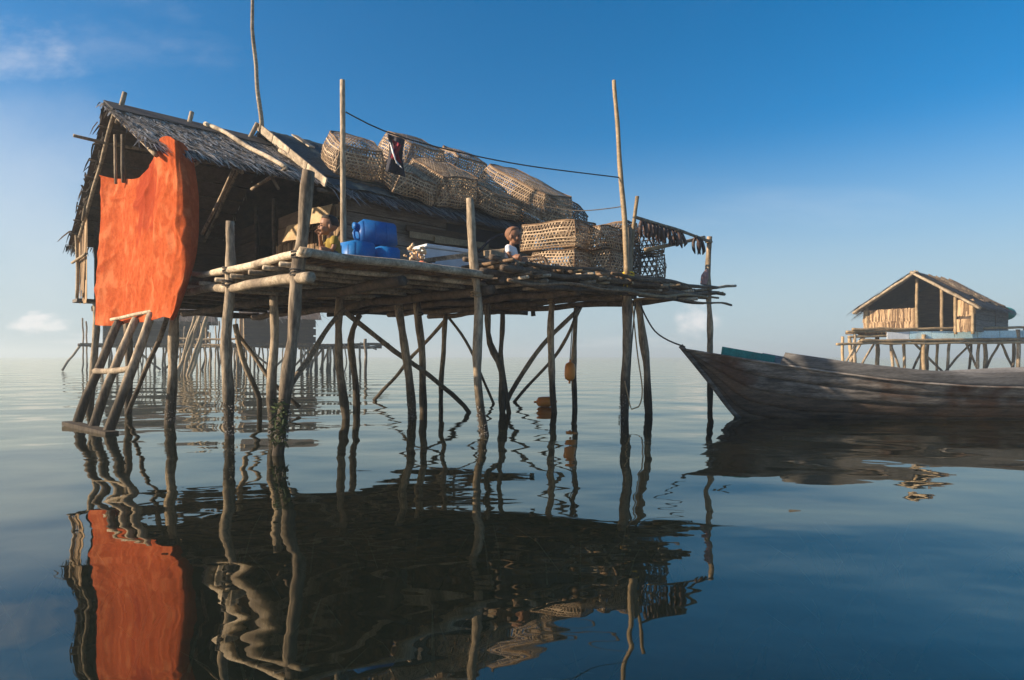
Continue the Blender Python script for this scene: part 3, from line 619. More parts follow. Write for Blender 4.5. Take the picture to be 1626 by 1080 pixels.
# ------------------------------------------------------------------ woven fish traps
def trap(loc, axes, L, Wd, H, label, group, m='rattan', taper=0.14, bulge=0.06, pitch=0.045, sw=0.0082, round_=0.1):
    X, Y, Z = [Vector(v).normalized() for v in axes]
    rot = Matrix((X, Y, Z)).transposed()
    root = empty('fish_trap', loc, rot); tag(root, label, 'fish trap', group)
    sd = random.uniform(0, 99)
    def dfm(x, y, z):      # unit box (-1..1, -1..1, 0..1)
        k = (1-taper*z)*(1-.05*abs(2*z-1)**5); m_ = max(abs(x), abs(y)); r = 1-(m_/(abs(x)**10+abs(y)**10)**.1 if m_ > 1e-6 else 1)
        e = 0.03*noise.noise((x*1.3+sd, y*1.3, z))
        bx = bulge*(1-y*y)*(4*z*(1-z))*(1 if x > 0 else -1)*abs(x)**3
        by = bulge*(1-x*x)*(4*z*(1-z))*(1 if y > 0 else -1)*abs(y)**3
        return Vector((x*(1-r)*k*L/2+bx+e, y*(1-r)*k*Wd/2+by+e, z*H+bulge*.7*(1-x*x)*(1-y*y)*(z*z-(1-z)*0.2)+e))
    faces = [(lambda s, t: dfm(s*2-1, -1, t), L, H), (lambda s, t: dfm(s*2-1, 1, t), L, H), (lambda s, t: dfm(-1, s*2-1, t), Wd, H),
             (lambda s, t: dfm(1, s*2-1, t), Wd, H), (lambda s, t: dfm(s*2-1, t*2-1, 1), L, Wd), (lambda s, t: dfm(s*2-1, t*2-1, 0), L, Wd)]
    for fn, w, h in faces:
        q = MB()
        for di, an in enumerate((0, 60, 120)):
            dx, dy = math.cos(R(an)), math.sin(R(an)); nx, ny = -dy, dx; ext = (abs(w*nx)+abs(h*ny))/2
            k = -int(ext/pitch)-1
            while k*pitch < ext+pitch:
                off = (k+0.5*(di == 0)+.25)*pitch; k += 1
                cx, cy = w/2+nx*off, h/2+ny*off; lo, hi = -9, 9
                for c, d_, mx_ in ((cx, dx, w), (cy, dy, h)):
                    if abs(d_) < 1e-6:
                        if c < 0 or c > mx_: lo, hi = 1, 0
                        continue
                    t0, t1 = sorted(((0-c)/d_, (mx_-c)/d_)); lo, hi = max(lo, t0), min(hi, t1)
                if hi-lo < 0.02: continue
                n = max(1, int((hi-lo)/.16)); j = len(q.v); sw2 = sw*random.uniform(.8, 1.2)*(.75 if di == 0 else 1.0)
                for i in range(n+1):
                    tt = lo+(hi-lo)*i/n
                    for sg in (-1, 1):
                        px = min(max(cx+dx*tt+nx*sw2*sg, 0), w); py = min(max(cy+dy*tt+ny*sw2*sg, 0), h)
                        q.v.append(fn(px/w, py/h)+Vector((0, 0, 0.0015*di)))
                for i in range(n): q.f.append((j+2*i, j+2*i+1, j+2*i+3, j+2*i+2))
        q.build('woven_panel', m, root, local=True, kind='stuff')
    for z in (0, 1):
        pts = []
        for i in range(41):
            t = i/40*4; s = int(t) % 4; f = t-int(t)
            x, y = [(-1+2*f, -1), (1, -1+2*f), (1-2*f, 1), (-1, 1-2*f)][s]
            pts.append(dfm(x, y, z))
        MB().tube(pts, 0.012, 5, step=0.5).build('rim', 'rod', root, local=True)
    for x in (-1, 1):
        for y in (-1, 1): MB().tube([dfm(x, y, 0), dfm(x, y, .5), dfm(x, y, 1)], 0.010, 5, step=.3).build('corner_rod', 'rod', root, local=True)
    return root
up = -dnm
def on_roof(a, t, L, Wd, H, rotd, label, tilt=0, lift=0.09, **k):
    c, s = math.cos(R(rotd)), math.sin(R(rotd))
    X = F.u*c+up*s; Y = -F.u*s+up*c; Z = nm.copy()
    if tilt:
        rt = Matrix.Rotation(R(tilt), 3, Y); X = rt@X; Z = rt@Z
    return trap(ptm(a, t, lift), (X, Y, Z), L, Wd, H, label, 'fish traps piled on the thatched roof', **k)
on_roof(2.16, 0.62, 0.72, 0.95, 0.40, -12, 'fish trap at the left end of the roof, its sunlit lattice behind the upright pole', tilt=-6)
on_roof(2.75, 0.84, 0.72, 0.75, 0.30, -8, 'fish trap low on the roof just left of the hanging garment', tilt=5)
on_roof(3.75, 0.20, 0.95, 0.85, 0.46, 8, 'fish trap high on the ridge behind the hanging garment', lift=0.1)
on_roof(3.45, 0.78, 0.85, 1.0, 0.42, 5, 'fish trap on the roof directly right of and below the hanging garment', tilt=-5)
on_roof(4.85, 0.18, 0.8, 0.8, 0.46, -6, 'fish trap on the ridge in the middle, between two gaps of sky', lift=0.1)
on_roof(4.35, 0.80, 0.85, 1.0, 0.30, 3, 'flat fish trap in the middle of the roof behind the short upright post', tilt=4)
on_roof(5.32, 0.72, 0.95, 1.75, 0.55, 8, 'largest fish trap, hanging over the right end of the roof above the child', tilt=-3, bulge=0.09)
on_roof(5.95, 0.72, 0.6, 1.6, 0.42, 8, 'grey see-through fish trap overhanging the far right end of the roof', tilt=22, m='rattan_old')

def on_deck(a, b, z, L, Wd, H, rotd, label, m='rattan', tilt=0, **k):
    c, s = math.cos(R(rotd)), math.sin(R(rotd))
    X = F.u*c+F.v*s; Y = -F.u*s+F.v*c; Z = Vector((0, 0, 1))
    if tilt: rt = Matrix.Rotation(R(tilt), 3, X); Y = rt@Y; Z = rt@Z
    return trap(F.p(a, b, z), (X, Y, Z), L, Wd, H, label, 'fish traps stacked on the deck', m=m, **k)
DZ = 1.985
on_deck(4.33, 0.92, DZ, 0.62, 0.75, 0.34, 14, 'lower left fish trap of the stack, sunlit side next to the child', taper=0.05, bulge=.03)
on_deck(4.30, 1.0, DZ+.37, 0.62, 0.95, 0.36, 16, 'upper left fish trap of the stack, brightest sunlit side', taper=0.05, bulge=.03)
on_deck(4.88, 0.70, DZ, 0.55, 0.8, 0.36, 6, 'lower middle fish trap of the stack behind the tall pale pole', taper=0.05, bulge=.03)
on_deck(4.90, 0.78, DZ+.39, 0.58, 0.8, 0.32, -4, 'upper middle fish trap of the stack, second from the left', taper=0.08, bulge=.03)
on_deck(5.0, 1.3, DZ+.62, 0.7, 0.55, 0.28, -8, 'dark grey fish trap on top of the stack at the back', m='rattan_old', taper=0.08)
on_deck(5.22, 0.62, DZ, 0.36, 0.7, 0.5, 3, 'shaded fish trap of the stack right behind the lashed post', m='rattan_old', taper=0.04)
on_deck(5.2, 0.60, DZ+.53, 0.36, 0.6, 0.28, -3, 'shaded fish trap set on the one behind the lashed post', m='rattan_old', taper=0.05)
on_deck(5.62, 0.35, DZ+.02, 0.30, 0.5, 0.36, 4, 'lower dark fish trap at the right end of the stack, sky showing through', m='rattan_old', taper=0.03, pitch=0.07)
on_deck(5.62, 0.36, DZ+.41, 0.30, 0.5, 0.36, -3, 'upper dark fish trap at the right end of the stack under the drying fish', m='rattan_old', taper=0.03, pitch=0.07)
on_deck(3.72, 0.85, DZ-.02, 0.5, 0.5, 0.2, 35, 'small flat fish trap lying on the deck beside the child in white', taper=0.4, pitch=0.085)

# ------------------------------------------------------------------ drying rack
rk = empty('drying_rack', F.p(5.6, 0, 1.9)); tag(rk, 'drying rack of thin poles at the right end of the deck', 'drying rack')
pole('upright', [W(1001, 432, 8.5), W(1006, 360, 8.5), W(1012, 312, 8.5)], 0.026, 'bamboo', rk, 0.01)
pole('cross_pole', [W(1008, 345, 8.52), W(1066, 362, 9.2), W(1130, 384, 10.0)], 0.024, 'stilt', rk, 0.01)
pole('cross_pole', [W(1024, 397, 9.0), W(1060, 390, 9.4), W(1118, 377, 10.1)], 0.028, 'bamboo', rk, 0.01)
def fish(x, y, Y, L, nm):
    q = MB(); c = W(x, y, Y); tw = random.uniform(-.5, .5); sk = random.uniform(-.02, .05)
    for sg in (-1, 1):
        pts = [c+Vector((0, 0, 0.02)), c+Vector((sg*0.04*math.cos(tw), sg*0.04*math.sin(tw), -L*.35)), c+Vector((sg*0.045+sk, sg*.02, -L*.75)), c+Vector((sg*0.018+sk, 0, -L*random.uniform(.95, 1.1)))]
        q.tube(pts, [0.018, 0.030, 0.028, 0.008], 6, 0.01, 0.2, 0.05)
    return q.build('dried_fish', 'fish', None, True)
fx = [1021, 1028, 1035, 1041, 1047, 1053, 1059, 1066, 1075, 1081]
for i, x in enumerate(fx):
    t = (x-1008)/122; o = fish(x, 345+39*t, 8.52+1.48*t, random.uniform(.19, .26), i)
    tag(o, 'split dried fish in the dense dark row on the rack pole', 'dried fish', 'dried fish hung in a row on the rack')
for x in (1105, 1112):
    t = (x-1008)/122; tag(fish(x, 345+39*t, 8.52+1.48*t, 0.26, 0), 'dried fish of the separate pair near the outer rack post', 'dried fish', 'separate pair of dried fish')
tag(MB().tube([W(1117, 452, 9.95), W(1119, 438, 9.95), W(1122, 428, 9.95)], [0.05, 0.06, 0.02], 8, 0.02, 0.4, .04).build('cloth_rag', mat('pink_rag', (.30, .16, .15), (.45, .28, .25), 12)), 'pinkish rag bundled at the foot of the outer rack post', 'rag')

# ------------------------------------------------------------------ jerrycans, cooler, net, boards
def jerrycan(loc, rot, label, w=.25, d=.2, h=.36):
    root = empty('jerrycan', loc, rot); tag(root, label, 'jerrycan', 'blue jerrycans on the deck')
    bm = bmesh.new(); bmesh.ops.create_cube(bm, size=1)
    for v in bm.verts: v.co = Vector((v.co.x*w, v.co.y*d, v.co.z*h+h/2))
    bmesh.ops.bevel(bm, geom=bm.edges[:], offset=0.02, segments=3, affect='EDGES')
    me = bpy.data.meshes.new('body'); bm.to_mesh(me); bm.free(); me.polygons.foreach_set('use_smooth', [True]*len(me.polygons)); me.materials.append(M['blue'])
    o = bpy.data.objects.new('body', me); COL.objects.link(o); o.parent = root
    for z in (.33, .66):
        q = MB(); pts = [(-w/2-.004, -d/2+.04), (-w/2+.04, -d/2-.004), (w/2-.04, -d/2-.004), (w/2+.004, -d/2+.04), (w/2+.004, d/2-.04), (w/2-.04, d/2+.004), (-w/2+.04, d/2+.004), (-w/2-.004, d/2-.04), (-w/2-.004, -d/2+.04)]
        q.tube([Vector((x, y, h*z)) for x, y in pts], 0.004, 6, step=1).build('rib', 'blue', root, True, True)
    MB().tube([(-w*.3, 0, h-.01), (-w*.28, 0, h+.04), (0, 0, h+.055), (w*.1, 0, h+.04), (w*.12, 0, h-.01)], 0.014, 8, step=.03).build('handle', 'blue', root, True, True)
    MB().tube([(w*.3, 0, h-.01), (w*.3, 0, h+.02)], 0.032, 12).build('neck', 'blue', root, True, True)
    MB().tube([(w*.3, 0, h+.018), (w*.3, 0, h+.05)], 0.038, 14).build('cap', 'blue', root, True, True)
    return root
def rotm(X, Z): X, Z = Vector(X).normalized(), Vector(Z).normalized(); Y = Z.cross(X).normalized(); X = Y.cross(Z); return Matrix((X, Y, Z)).transposed()
jerrycan(F.p(1.03, .70, 1.90), rotm((0, 0, 1), F.v-F.u*.1), 'left of the two lower blue jerrycans, next to the upright pole', w=.29, d=.27, h=.36)
jerrycan(F.p(1.33, .70, 1.89), rotm((0, 0, 1), F.v+F.u*.1), 'right of the two lower blue jerrycans, beside the shell heap', w=.27, d=.25, h=.36)
jerrycan(F.p(1.56, 1.02, 2.19), rotm((0, .2, 1), -F.u+F.v*.05), 'large dark blue jerrycan lying on its side on top of the others', w=.26, d=.25, h=.42)
MB2 = MB().box(F.p(1.42, 1.22, 1.905), F.u*.2, F.v*.11, Vector((0, 0, .14))).build('wooden_crate', 'brown_plank'); tag(MB2, 'dark wooden crate under the upper blue jerrycan', 'crate')
cl = empty('cooler_box', F.p(2.26, 1.05, 1.765)); cl.rotation_euler = (0, 0, R(40)); cl.matrix_world = Matrix.Translation(cl.location) @ Matrix.Rotation(R(40), 4, 'Z')
tag(cl, 'white foam cooler box with a lid on the deck', 'cooler box')
ex, ey, ez = Vector((1, 0, 0)), Vector((0, 1, 0)), Vector((0, 0, 1))
def bev(name, c, hx, hy, hz, m, parent, b=.012):
    o = MB().box(c, ex*hx, ey*hy, ez*hz).build(name, m, parent, local=True); md = o.modifiers.new('b', 'BEVEL'); md.width = b; md.segments = 3; return o
bev('box_body', (0, 0, .17), .31, .2, .17, 'white_foam', cl); bev('lid', (0, 0, .365), .325, .215, .024, 'white_foam', cl)
nb_ = empty('net_heap', F.p(1.60, .52, 1.76)); tag(nb_, 'heap of dark fishing net with shells and an orange float', 'net heap')
q = MB()
for i in range(44): 
    c = F.p(1.66+random.gauss(0, .06), .62+random.gauss(0, .05), 1.79+abs(random.gauss(0, .06))); pts = [c+Vector((random.uniform(-.1, .1), random.uniform(-.1, .1), random.uniform(-.05, .06))) for k in range(5)]
    q.tube(pts, 0.010, 5, step=.05)
q.build('netting', 'net', nb_, True)
for i in range(40):
    c = F.p(1.45+random.uniform(-.12, .1), .42+random.uniform(-.06, .06), 1.79+random.uniform(0, .22)); r = random.uniform(.018, .034)
    MB().ball(c, r, r*.7, r*.55, Matrix.Rotation(random.uniform(0, 3), 3, 'X')@Matrix.Rotation(random.uniform(0, 3), 3, 'Y'), 8, 5).build('shell', 'shell', nb_, True)
MB().ball(F.p(1.48, .34, 1.815), .05, .045, .035).build('float', 'coral', nb_, True)
for i, (x0, y0, x1, y1) in enumerate(((645, 362, 752, 378), (650, 372, 775, 392), (690, 381, 770, 390))):
    p0, p1 = F.on_b(x0, y0, 2.36-.03*i), F.on_b(x1, y1, 2.36-.03*i)
    tag(MB().beam(F.p(*p0), F.p(*p1), 0.025, 0.09).build('stored_plank', 'brown_plank' if i < 1 else 'bamboo'),
        ('uppermost long plank stored against the shaded house wall', 'middle long plank stored against the shaded house wall', 'lowest and shortest plank stored against the shaded wall')[i], 'plank', 'planks stored along the wall')
tag(MB().beam(F.p(*F.on_b(772, 402, .5)), F.p(*F.on_b(806, 398, .8)), 0.07, 0.06).build('timber_block', 'bamboo'), 'short rough timber block on the deck left of the child in white', 'timber')
tag(pole('black_hose', [F.p(*F.on_b(760, 400, 1.6)), F.p(*F.on_b(790, 375, 1.6)), F.p(*F.on_b(850, 370, 1.6)), F.p(*F.on_b(866, 392, 1.6))], 0.02, 'black_cloth', None, 0), 'dark bent hose behind the child in white', 'hose')

# ------------------------------------------------------------------ children
def person(loc, rz, label, shirt, hairm, lean=0.0, hand_up=False, scale=1.0, hs=1.2):
    """seated child facing local +x; one remeshed body, clothing and hair as parts"""
    rot = Matrix.Rotation(rz, 3, 'Z')@Matrix.Diagonal((scale,)*3)
    root = empty('person', loc, Matrix.Rotation(rz, 3, 'Z')); root.scale = (scale,)*3; tag(root, label, 'person')
    V = lambda x, y, z: Vector((x+lean*max(0, z-.05), y, z))
    def remesh(q, name, m, vs, parent, inflate=0):
        me = bpy.data.meshes.new('tmp'); me.from_pydata([tuple(v) for v in q.v], [], q.f); o = bpy.data.objects.new('tmp', me); COL.objects.link(o)
        r = o.modifiers.new('r', 'REMESH'); r.mode = 'VOXEL'; r.voxel_size = vs
        sm = o.modifiers.new('s', 'SMOOTH'); sm.factor = .5; sm.iterations = 3
        dg = bpy.context.evaluated_depsgraph_get(); me2 = bpy.data.meshes.new_from_object(o.evaluated_get(dg)); bpy.data.objects.remove(o)
        me2.name = name; me2.materials.clear(); me2.materials.append(M[m]); me2.polygons.foreach_set('use_smooth', [True]*len(me2.polygons))
        ob = bpy.data.objects.new(name, me2); COL.objects.link(ob); ob.parent = parent; return ob
    def torso(q, k=0):
        q.tube([V(0, 0, .05), V(0, 0, .12), V(.0, 0, .2), V(0, 0, .265)], [.072+k, .070+k, .074+k, .050+k], 14, step=.03)
        q.ball(V(0, 0, .06), .085+k, .095+k, .065+k); q.ball(V(0, 0, .205), .060+k, .092+k, .07+k)
        for s in (-1, 1): q.ball(V(0, s*.088, .238), .036+k)
    HC = V(.018, 0, .40)
    E = lambda x, y, z: Vector((x, y, z))*hs
    hands = []
    arms = []
    for s in (-1, 1):
        sh = V(0, s*.095, .235)
        if hand_up and s < 0: el, wr = V(.09, s*.115, .165), V(.12, s*.03, .30)
        else: el, wr = V(.04, s*.125, .13), V(.13, s*.075, .085)
        arms.append((sh, el, wr, s))
    b = MB(); torso(b)
    b.tube([V(0, 0, .25), V(.008, 0, .33)], [.036, .032], 10, step=.02)
    b.ball(HC+E(-.008, 0, .018), .083*hs, .072*hs, .078*hs, seg=18, ring=12)      # cranium
    b.ball(HC+E(.028, 0, -.038), .052*hs, .050*hs, .052*hs, seg=16, ring=10)      # face and jaw
    b.ball(HC+E(.082, 0, -.022), .013*hs, .011*hs, .017*hs); b.ball(HC+E(.076, 0, -.048), .014*hs, .020*hs, .010*hs)
    b.ball(HC+E(.062, 0, -.078), .016*hs, .018*hs, .012*hs)
    for s in (-1, 1):
        b.ball(HC+E(-.002, s*.072, -.022), .016*hs, .008*hs, .024*hs)             # ears
        b.ball(HC+E(.055, s*.03, -.035), .022*hs, .02*hs, .02*hs)                 # cheeks
    for sh, el, wr, s in arms:
        b.tube([sh, el, wr], [.031, .025, .019], 10, step=.03)
        d = (wr-el).normalized(); side = d.cross(Vector((0, 0, 1))).normalized(); nn = side.cross(d)
        b.ball(wr+d*.025, .022, .022, .014); pc = wr+d*.022
        for i in range(4):
            o = side*(i-1.5)*.0125; L = (.028, .034, .032, .024)[i]
            b.tube([pc+o*.8, pc+o+d*.024, pc+o+d*(.024+L*.55)-nn*.006, pc+o+d*(.024+L*.8)-nn*.02], [.008, .0075, .007, .006], 8, step=.012)
        b.tube([wr+d*.008+side*s*-.012, pc+side*s*-.034+d*.006-nn*.004, pc+side*s*-.038+d*.026-nn*.014], [.009, .0085, .007], 8, step=.012)
        kn, an = V(.17, s*.12, .11) - Vector((lean*.06, 0, 0)), V(.14, s*.05, .035)
        b.tube([V(.02, s*.05, .055), kn, an], [.06, .042, .028], 10, step=.03)
        b.tube([an, an+Vector((.03, s*.01, -.012)), an+Vector((.085, s*.03, -.018))], [.026, .026, .017], 8, step=.02)
    body = remesh(b, 'body', 'skin', .0062, root)
    q = MB(); torso(q, .010)
    for sh, el, wr, s in arms: q.tube([sh, sh.lerp(el, .62)], [.043, .038], 10, step=.02)
    remesh(q, 'shirt', shirt, .008, root)
    q = MB(); q.ball(V(0, 0, .058), .097, .107, .068)
    for s in (-1, 1): q.tube([V(.02, s*.05, .057), V(.13, s*.10, .095)], [.07, .055], 10, step=.03)
    remesh(q, 'shorts', 'short_cloth', .009, root)
    q = MB(); c = HC+E(-.012, 0, .022); base = len(q.v)
    q.grid(lambda s, t: c+hs*Vector((.0845*math.sin(t*1.95)*math.cos(s*6.2832)*(1 if math.cos(s*6.2832) < 0 else .92-.28*max(0, t-.5)), .0738*math.sin(t*1.95)*math.sin(s*6.2832), .0790*math.cos(t*(1.95 if math.cos(s*6.2832) < .2 else 1.25)))), 24, 10)
    q.build('hair', hairm, root, True, True)
    for s in (-1, 1):
        MB().ball(HC+E(.071, s*.026, -.008), .008, .010, .006).build('eye', 'eye', root, True, True)
        MB().tube([HC+E(.078, s*.014, .008), HC+E(.076, s*.028, .012), HC+E(.066, s*.042, .006)], .003, 5, step=.01).build('eyebrow', 'hair', root, True, True)
    MB().tube([HC+E(.083, -.018, -.050), HC+E(.090, 0, -.048), HC+E(.083, .018, -.050)], .004, 6, step=.01).build('lips', 'lip', root, True, True)
    return root
person(F.p(.60, .55, 1.762), R(-150), 'person in yellow shirt sitting by the corner post with a hand at the mouth', 'yellow_cloth', 'hair', lean=.16, hand_up=True, scale=.88)
person(F.p(3.02, .62, 1.955), R(-22), 'person in white shirt with cropped hair sitting on the deck looking right', 'white_cloth', 'hair_brown', lean=.10, scale=.98)

# ------------------------------------------------------------------ floats, ropes, lashings
def buoy(c, ax, label):
    root = empty('float_buoy', c); tag(root, label, 'float'); ax = Vector(ax).normalized(); L = .15
    MB().tube([c-ax*L, c-ax*(L-.03), c-ax*.06, c+ax*.06, c+ax*(L-.03), c+ax*L], [.03, .075, .088, .088, .075, .03], 14, step=.03).build('float_body', 'float', root, True)
    for s in (-1, 1): MB().tube([c+ax*s*(L-.01), c+ax*s*(L+.045)], .018, 8).build('end_lug', 'float', root, True)
    return root
buoy(W(905, 590, 10.25), (0.03, 0, 1), 'orange float hanging upright against a stilt under the deck')
buoy(W(866, 638, 10.6)+Vector((0, 0, .0)), (1, .1, .02), 'orange float lying on the water beside a stilt')
tag(MB().tube([W(905, 575, 10.25), W(908, 530, 10.3), W(912, 492, 10.32)], .008, 6).build('hanging_rope', 'rope'), 'thin rope holding the upright orange float', 'rope')
tag(MB().tube([W(1016, 480, 8.6), W(1024, 500, 8.6), W(1040, 526, 8.5), W(1062, 541, 8.45), W(1088, 551, 8.4)], .011, 6, step=.06).build('mooring_rope', 'rope'), 'dark mooring rope sagging from the deck to the boat bow', 'rope')
tag(MB().tube([W(1004, 482, 8.3), W(1012, 560, 8.3), W(1020, 620, 8.3), W(1014, 646, 8.3), W(1003, 650, 8.3), W(997, 628, 8.35), W(992, 605, 8.38)], .009, 6, step=.06).build('hanging_rope', 'rope_tan'), 'loop of thin rope hanging beside the lashed post down to the water', 'rope')
tag(MB().tube([W(1009, 480, 8.6), W(1002, 560, 8.5), W(998, 640, 8.45)], .010, 6, step=.06).build('hanging_rope', 'rope'), 'straight dark rope hanging close along the lashed post', 'rope')
q = MB()
for i in range(3):
    c = W(997, 434+i*4, 8.42); q.tube([c+Vector((math.cos(k*.7854)*.078, math.sin(k*.7854)*.078, .012*math.sin(k*1.3+i))) for k in range(9)], .013, 6, step=1)
q.tube([W(994, 440, 8.33), W(986, 470, 8.3)], .008, 5); q.tube([W(997, 440, 8.33), W(995, 468, 8.3)], .008, 5)
tag(q.build('rope_lashing', 'yellow_rope', None, True), 'yellow rope lashing wrapped round the tall post at deck level', 'lashing')

# ------------------------------------------------------------------ boat
boat = empty('wooden_boat', (5.6, 8.9, 0)); tag(boat, 'long weathered grey wooden boat moored by its pointed bow', 'boat')
YC = 8.85
def lin(tab, x):
    for (x0, y0), (x1, y1) in zip(tab, tab[1:]):
        if x <= x1: return y0+(y1-y0)*max(0, (x-x0)/(x1-x0))
    return tab[-1][1]
SHE = [(2.29, .96), (3.2, .80), (4.1, .655), (5.0, .53), (6.0, .46), (7.0, .44), (8.5, .5), (9.6, .66)]
KEE = [(2.29, .955), (3.0, .04), (3.2, -.10), (3.7, -.17), (9.0, -.17), (9.6, .3)]
BEA = [(2.29, .012), (2.8, .13), (3.4, .30), (4.2, .47), (5.2, .56), (7.5, .56), (9.0, .40), (9.6, .2)]
TOP = [(3.56, .90), (4.4, .765), (5.3, .665), (6.2, .625), (7.0, .67), (8.2, .72), (9.6, .9)]
NS = 5
def hull(x, t, side, out=0):
    w, zs, zk = lin(BEA, x), lin(SHE, x), lin(KEE, x)
    k = min(1, max(0, (x-2.3)/1.6)); y = w*(t**(1.0-.42*k)); z = zk+(zs-zk)*(t**(1+.25*k))
    return Vector((x, YC+side*(y+out), z))
for side in (-1, 1):
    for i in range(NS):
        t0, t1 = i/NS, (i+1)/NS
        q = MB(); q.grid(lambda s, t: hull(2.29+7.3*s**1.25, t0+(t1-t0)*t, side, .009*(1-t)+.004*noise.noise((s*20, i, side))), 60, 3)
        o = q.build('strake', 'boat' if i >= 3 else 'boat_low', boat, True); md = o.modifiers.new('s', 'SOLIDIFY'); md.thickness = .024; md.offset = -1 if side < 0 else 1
    q = MB()
    def wb(s, t):
        x = 3.50+.06*t+6*s; p = hull(x, 1, side, .012); z1 = lin(TOP, x)
        return Vector((x, p.y+side*.035*t, p.z-.02+(z1-p.z+.02)*t))
    q.grid(wb, 40, 3); o = q.build('wash_board', 'boat_top', boat, True); o.modifiers.new('s', 'SOLIDIFY').thickness = .02
    q = MB(); q.tube([hull(2.32+7.2*s/20, 1, side, .012)+Vector((0, 0, -.01)) for s in range(21)], .016, 6, step=.5); q.build('gunwale', 'boat', boat, True)
q = MB(); q.tube([(2.25, YC, 1.0), (2.62, YC, .545), (3.02, YC, .03), (3.25, YC, -.12), (4, YC, -.2)], [.035, .035, .035, .03, .03], 8).build('stem', 'boat', boat, True)
MB().beam((2.88, YC+.16, .905), (3.70, YC+.33, .775), .025, .17).build('teal_board', 'teal', boat)
for x in (4.3, 5.6, 7.0): MB().beam((x, YC-lin(BEA, x), lin(SHE, x)-.02), (x, YC+lin(BEA, x), lin(SHE, x)-.02), .16, .03).build('thwart', 'boat_top', boat)
q = MB(); q.grid(lambda s, t: Vector((2.36+1.0*s, YC+(t*2-1)*lin(BEA, 2.36+1.0*s)*.97, lin(SHE, 2.36+1.0*s)-.015)), 10, 2); q.build('fore_deck', 'boat', boat)

boat.location.x += .12
# ------------------------------------------------------------------ far hut on the right
G = Frame(16.2, 25.2, R(41))
hut = empty('stilt_hut', G.p(0, 0, 0)); tag(hut, 'small gabled stilt hut with open front and blue planks, behind the boat', 'stilt hut')
gf, gpt, gn, gd = roof_part(G, 'roof', -.45, 5.4, 0, 4.22, -2.1, 2.75, 7, 'thatch_old', hut, 45, ln=(.8, 1.3), lw=2.0)
gb, gpt2, gn2, gd2 = roof_part(G, 'roof', -.45, 5.4, 0, 4.22, 2.2, 2.78, 5, 'thatch', hut, 25, ln=(.8, 1.3), lw=2.0)
for pt, rf in ((gpt, gf), (gpt2, gb)):
    for k in (0, .25): pole('rafter', [pt(-.42+k, -.03, -.06), pt(-.42+k, 1.04, -.06)], .055, 'pale', rf, .03)
for b, z1 in ((-1.85, 2.85), (-.85, 3.5), (0.0, 4.0), (1.85, 2.9), (-1.3, 3.2)): pole('hut_post', [G.p(0, b, 1.7), G.p(0, b, z1)], .06, 'bamboo', hut, .03)
hw = MB().beam(G.p(0.06, 0.0, 2.23), G.p(0.06, 1.9, 2.23), .03, .86).build('front_wall', 'thatch_dark', hut)
leaf_wall('leaf_panel', G, 0.02, 1.95, 0.02, 0.0, 2.25, 2.78, 170, 'thatch_tan', hw, .06, .05)
leaf_wall('leaf_panel', G, 0.0, 1.95, 0.0, 0.02, 1.80, 2.27, 170, 'thatch_tan', hw, .03, .05)
hw2 = MB().beam(G.p(0.06, -1.85, 2.2), G.p(0.06, -1.3, 2.2), .03, .8).build('front_wall', 'thatch_dark', hut)
leaf_wall('leaf_panel', G, 0.02, -1.28, 0.02, -1.87, 2.42, 3.0, 46, 'thatch_tan', hw2, .06, .07)
leaf_wall('leaf_panel', G, 0.0, -1.28, 0.0, -1.87, 1.8, 2.25, 40, 'thatch_tan', hw2, .03, .07)
q = MB(); q.v = [G.p(3.0, -1.95, 1.8), G.p(3.0, 1.95, 1.8), G.p(3.0, 1.95, 2.9), G.p(3.0, 0, 4.15), G.p(3.0, -1.95, 2.8)]; q.f = [(0, 1, 2, 3, 4)]; o = q.build('inner_wall', 'brown_plank', hut); o.modifiers.new('s', 'SOLIDIFY').thickness = .03
hs = MB().beam(G.p(0.1, -1.88, 2.3), G.p(5.2, -1.88, 2.3), .03, 1.0).build('side_wall', 'thatch_dark', hut)
plank_wall(G, .08, -1.92, 5.2, -1.92, 1.8, 2.82, .2, 'plank', hs)
hb = MB().beam(G.p(0.1, 1.9, 2.3), G.p(5.2, 1.9, 2.3), .03, 1.0).build('side_wall', 'thatch_dark', hut)
# platform in front of the hut: two long edge bamboos, blue planks between them
H = Frame(13.2, 24.9, R(2))
for z, a0, a1, b in ((1.90, -.1, 8.6, -.6), (1.80, -.3, 3.0, -.55), (1.46, .2, 8.6, -.66), (1.33, -.75, 8.6, -.62), (1.37, .3, 8.5, -.45), (1.60, -.2, 2.2, -.5)):
    pole('platform_pole', [H.p(a0, b, z), H.p((a0+a1)/2, b, z+.04), H.p(a1, b, z+.1)], .05, 'bamboo', hut, .04)
for i in range(8):
    a0 = 1.3+i*.9; MB().beam(H.p(a0, -.56, 1.66+i*.008), H.p(a0+.87, -.56, 1.665+i*.008), .03, .31).build('painted_plank', 'aqua' if i else 'white_foam', hut)
a = 0.1
while a < 8.2:
    pole('platform_slat', [H.p(a, -.42, 1.78), H.p(a+.1, .3+min(3.2, max(0, a-.6)*1.6), 1.78)], .06, 'slat', hut, .02, .1, 6); a += .16
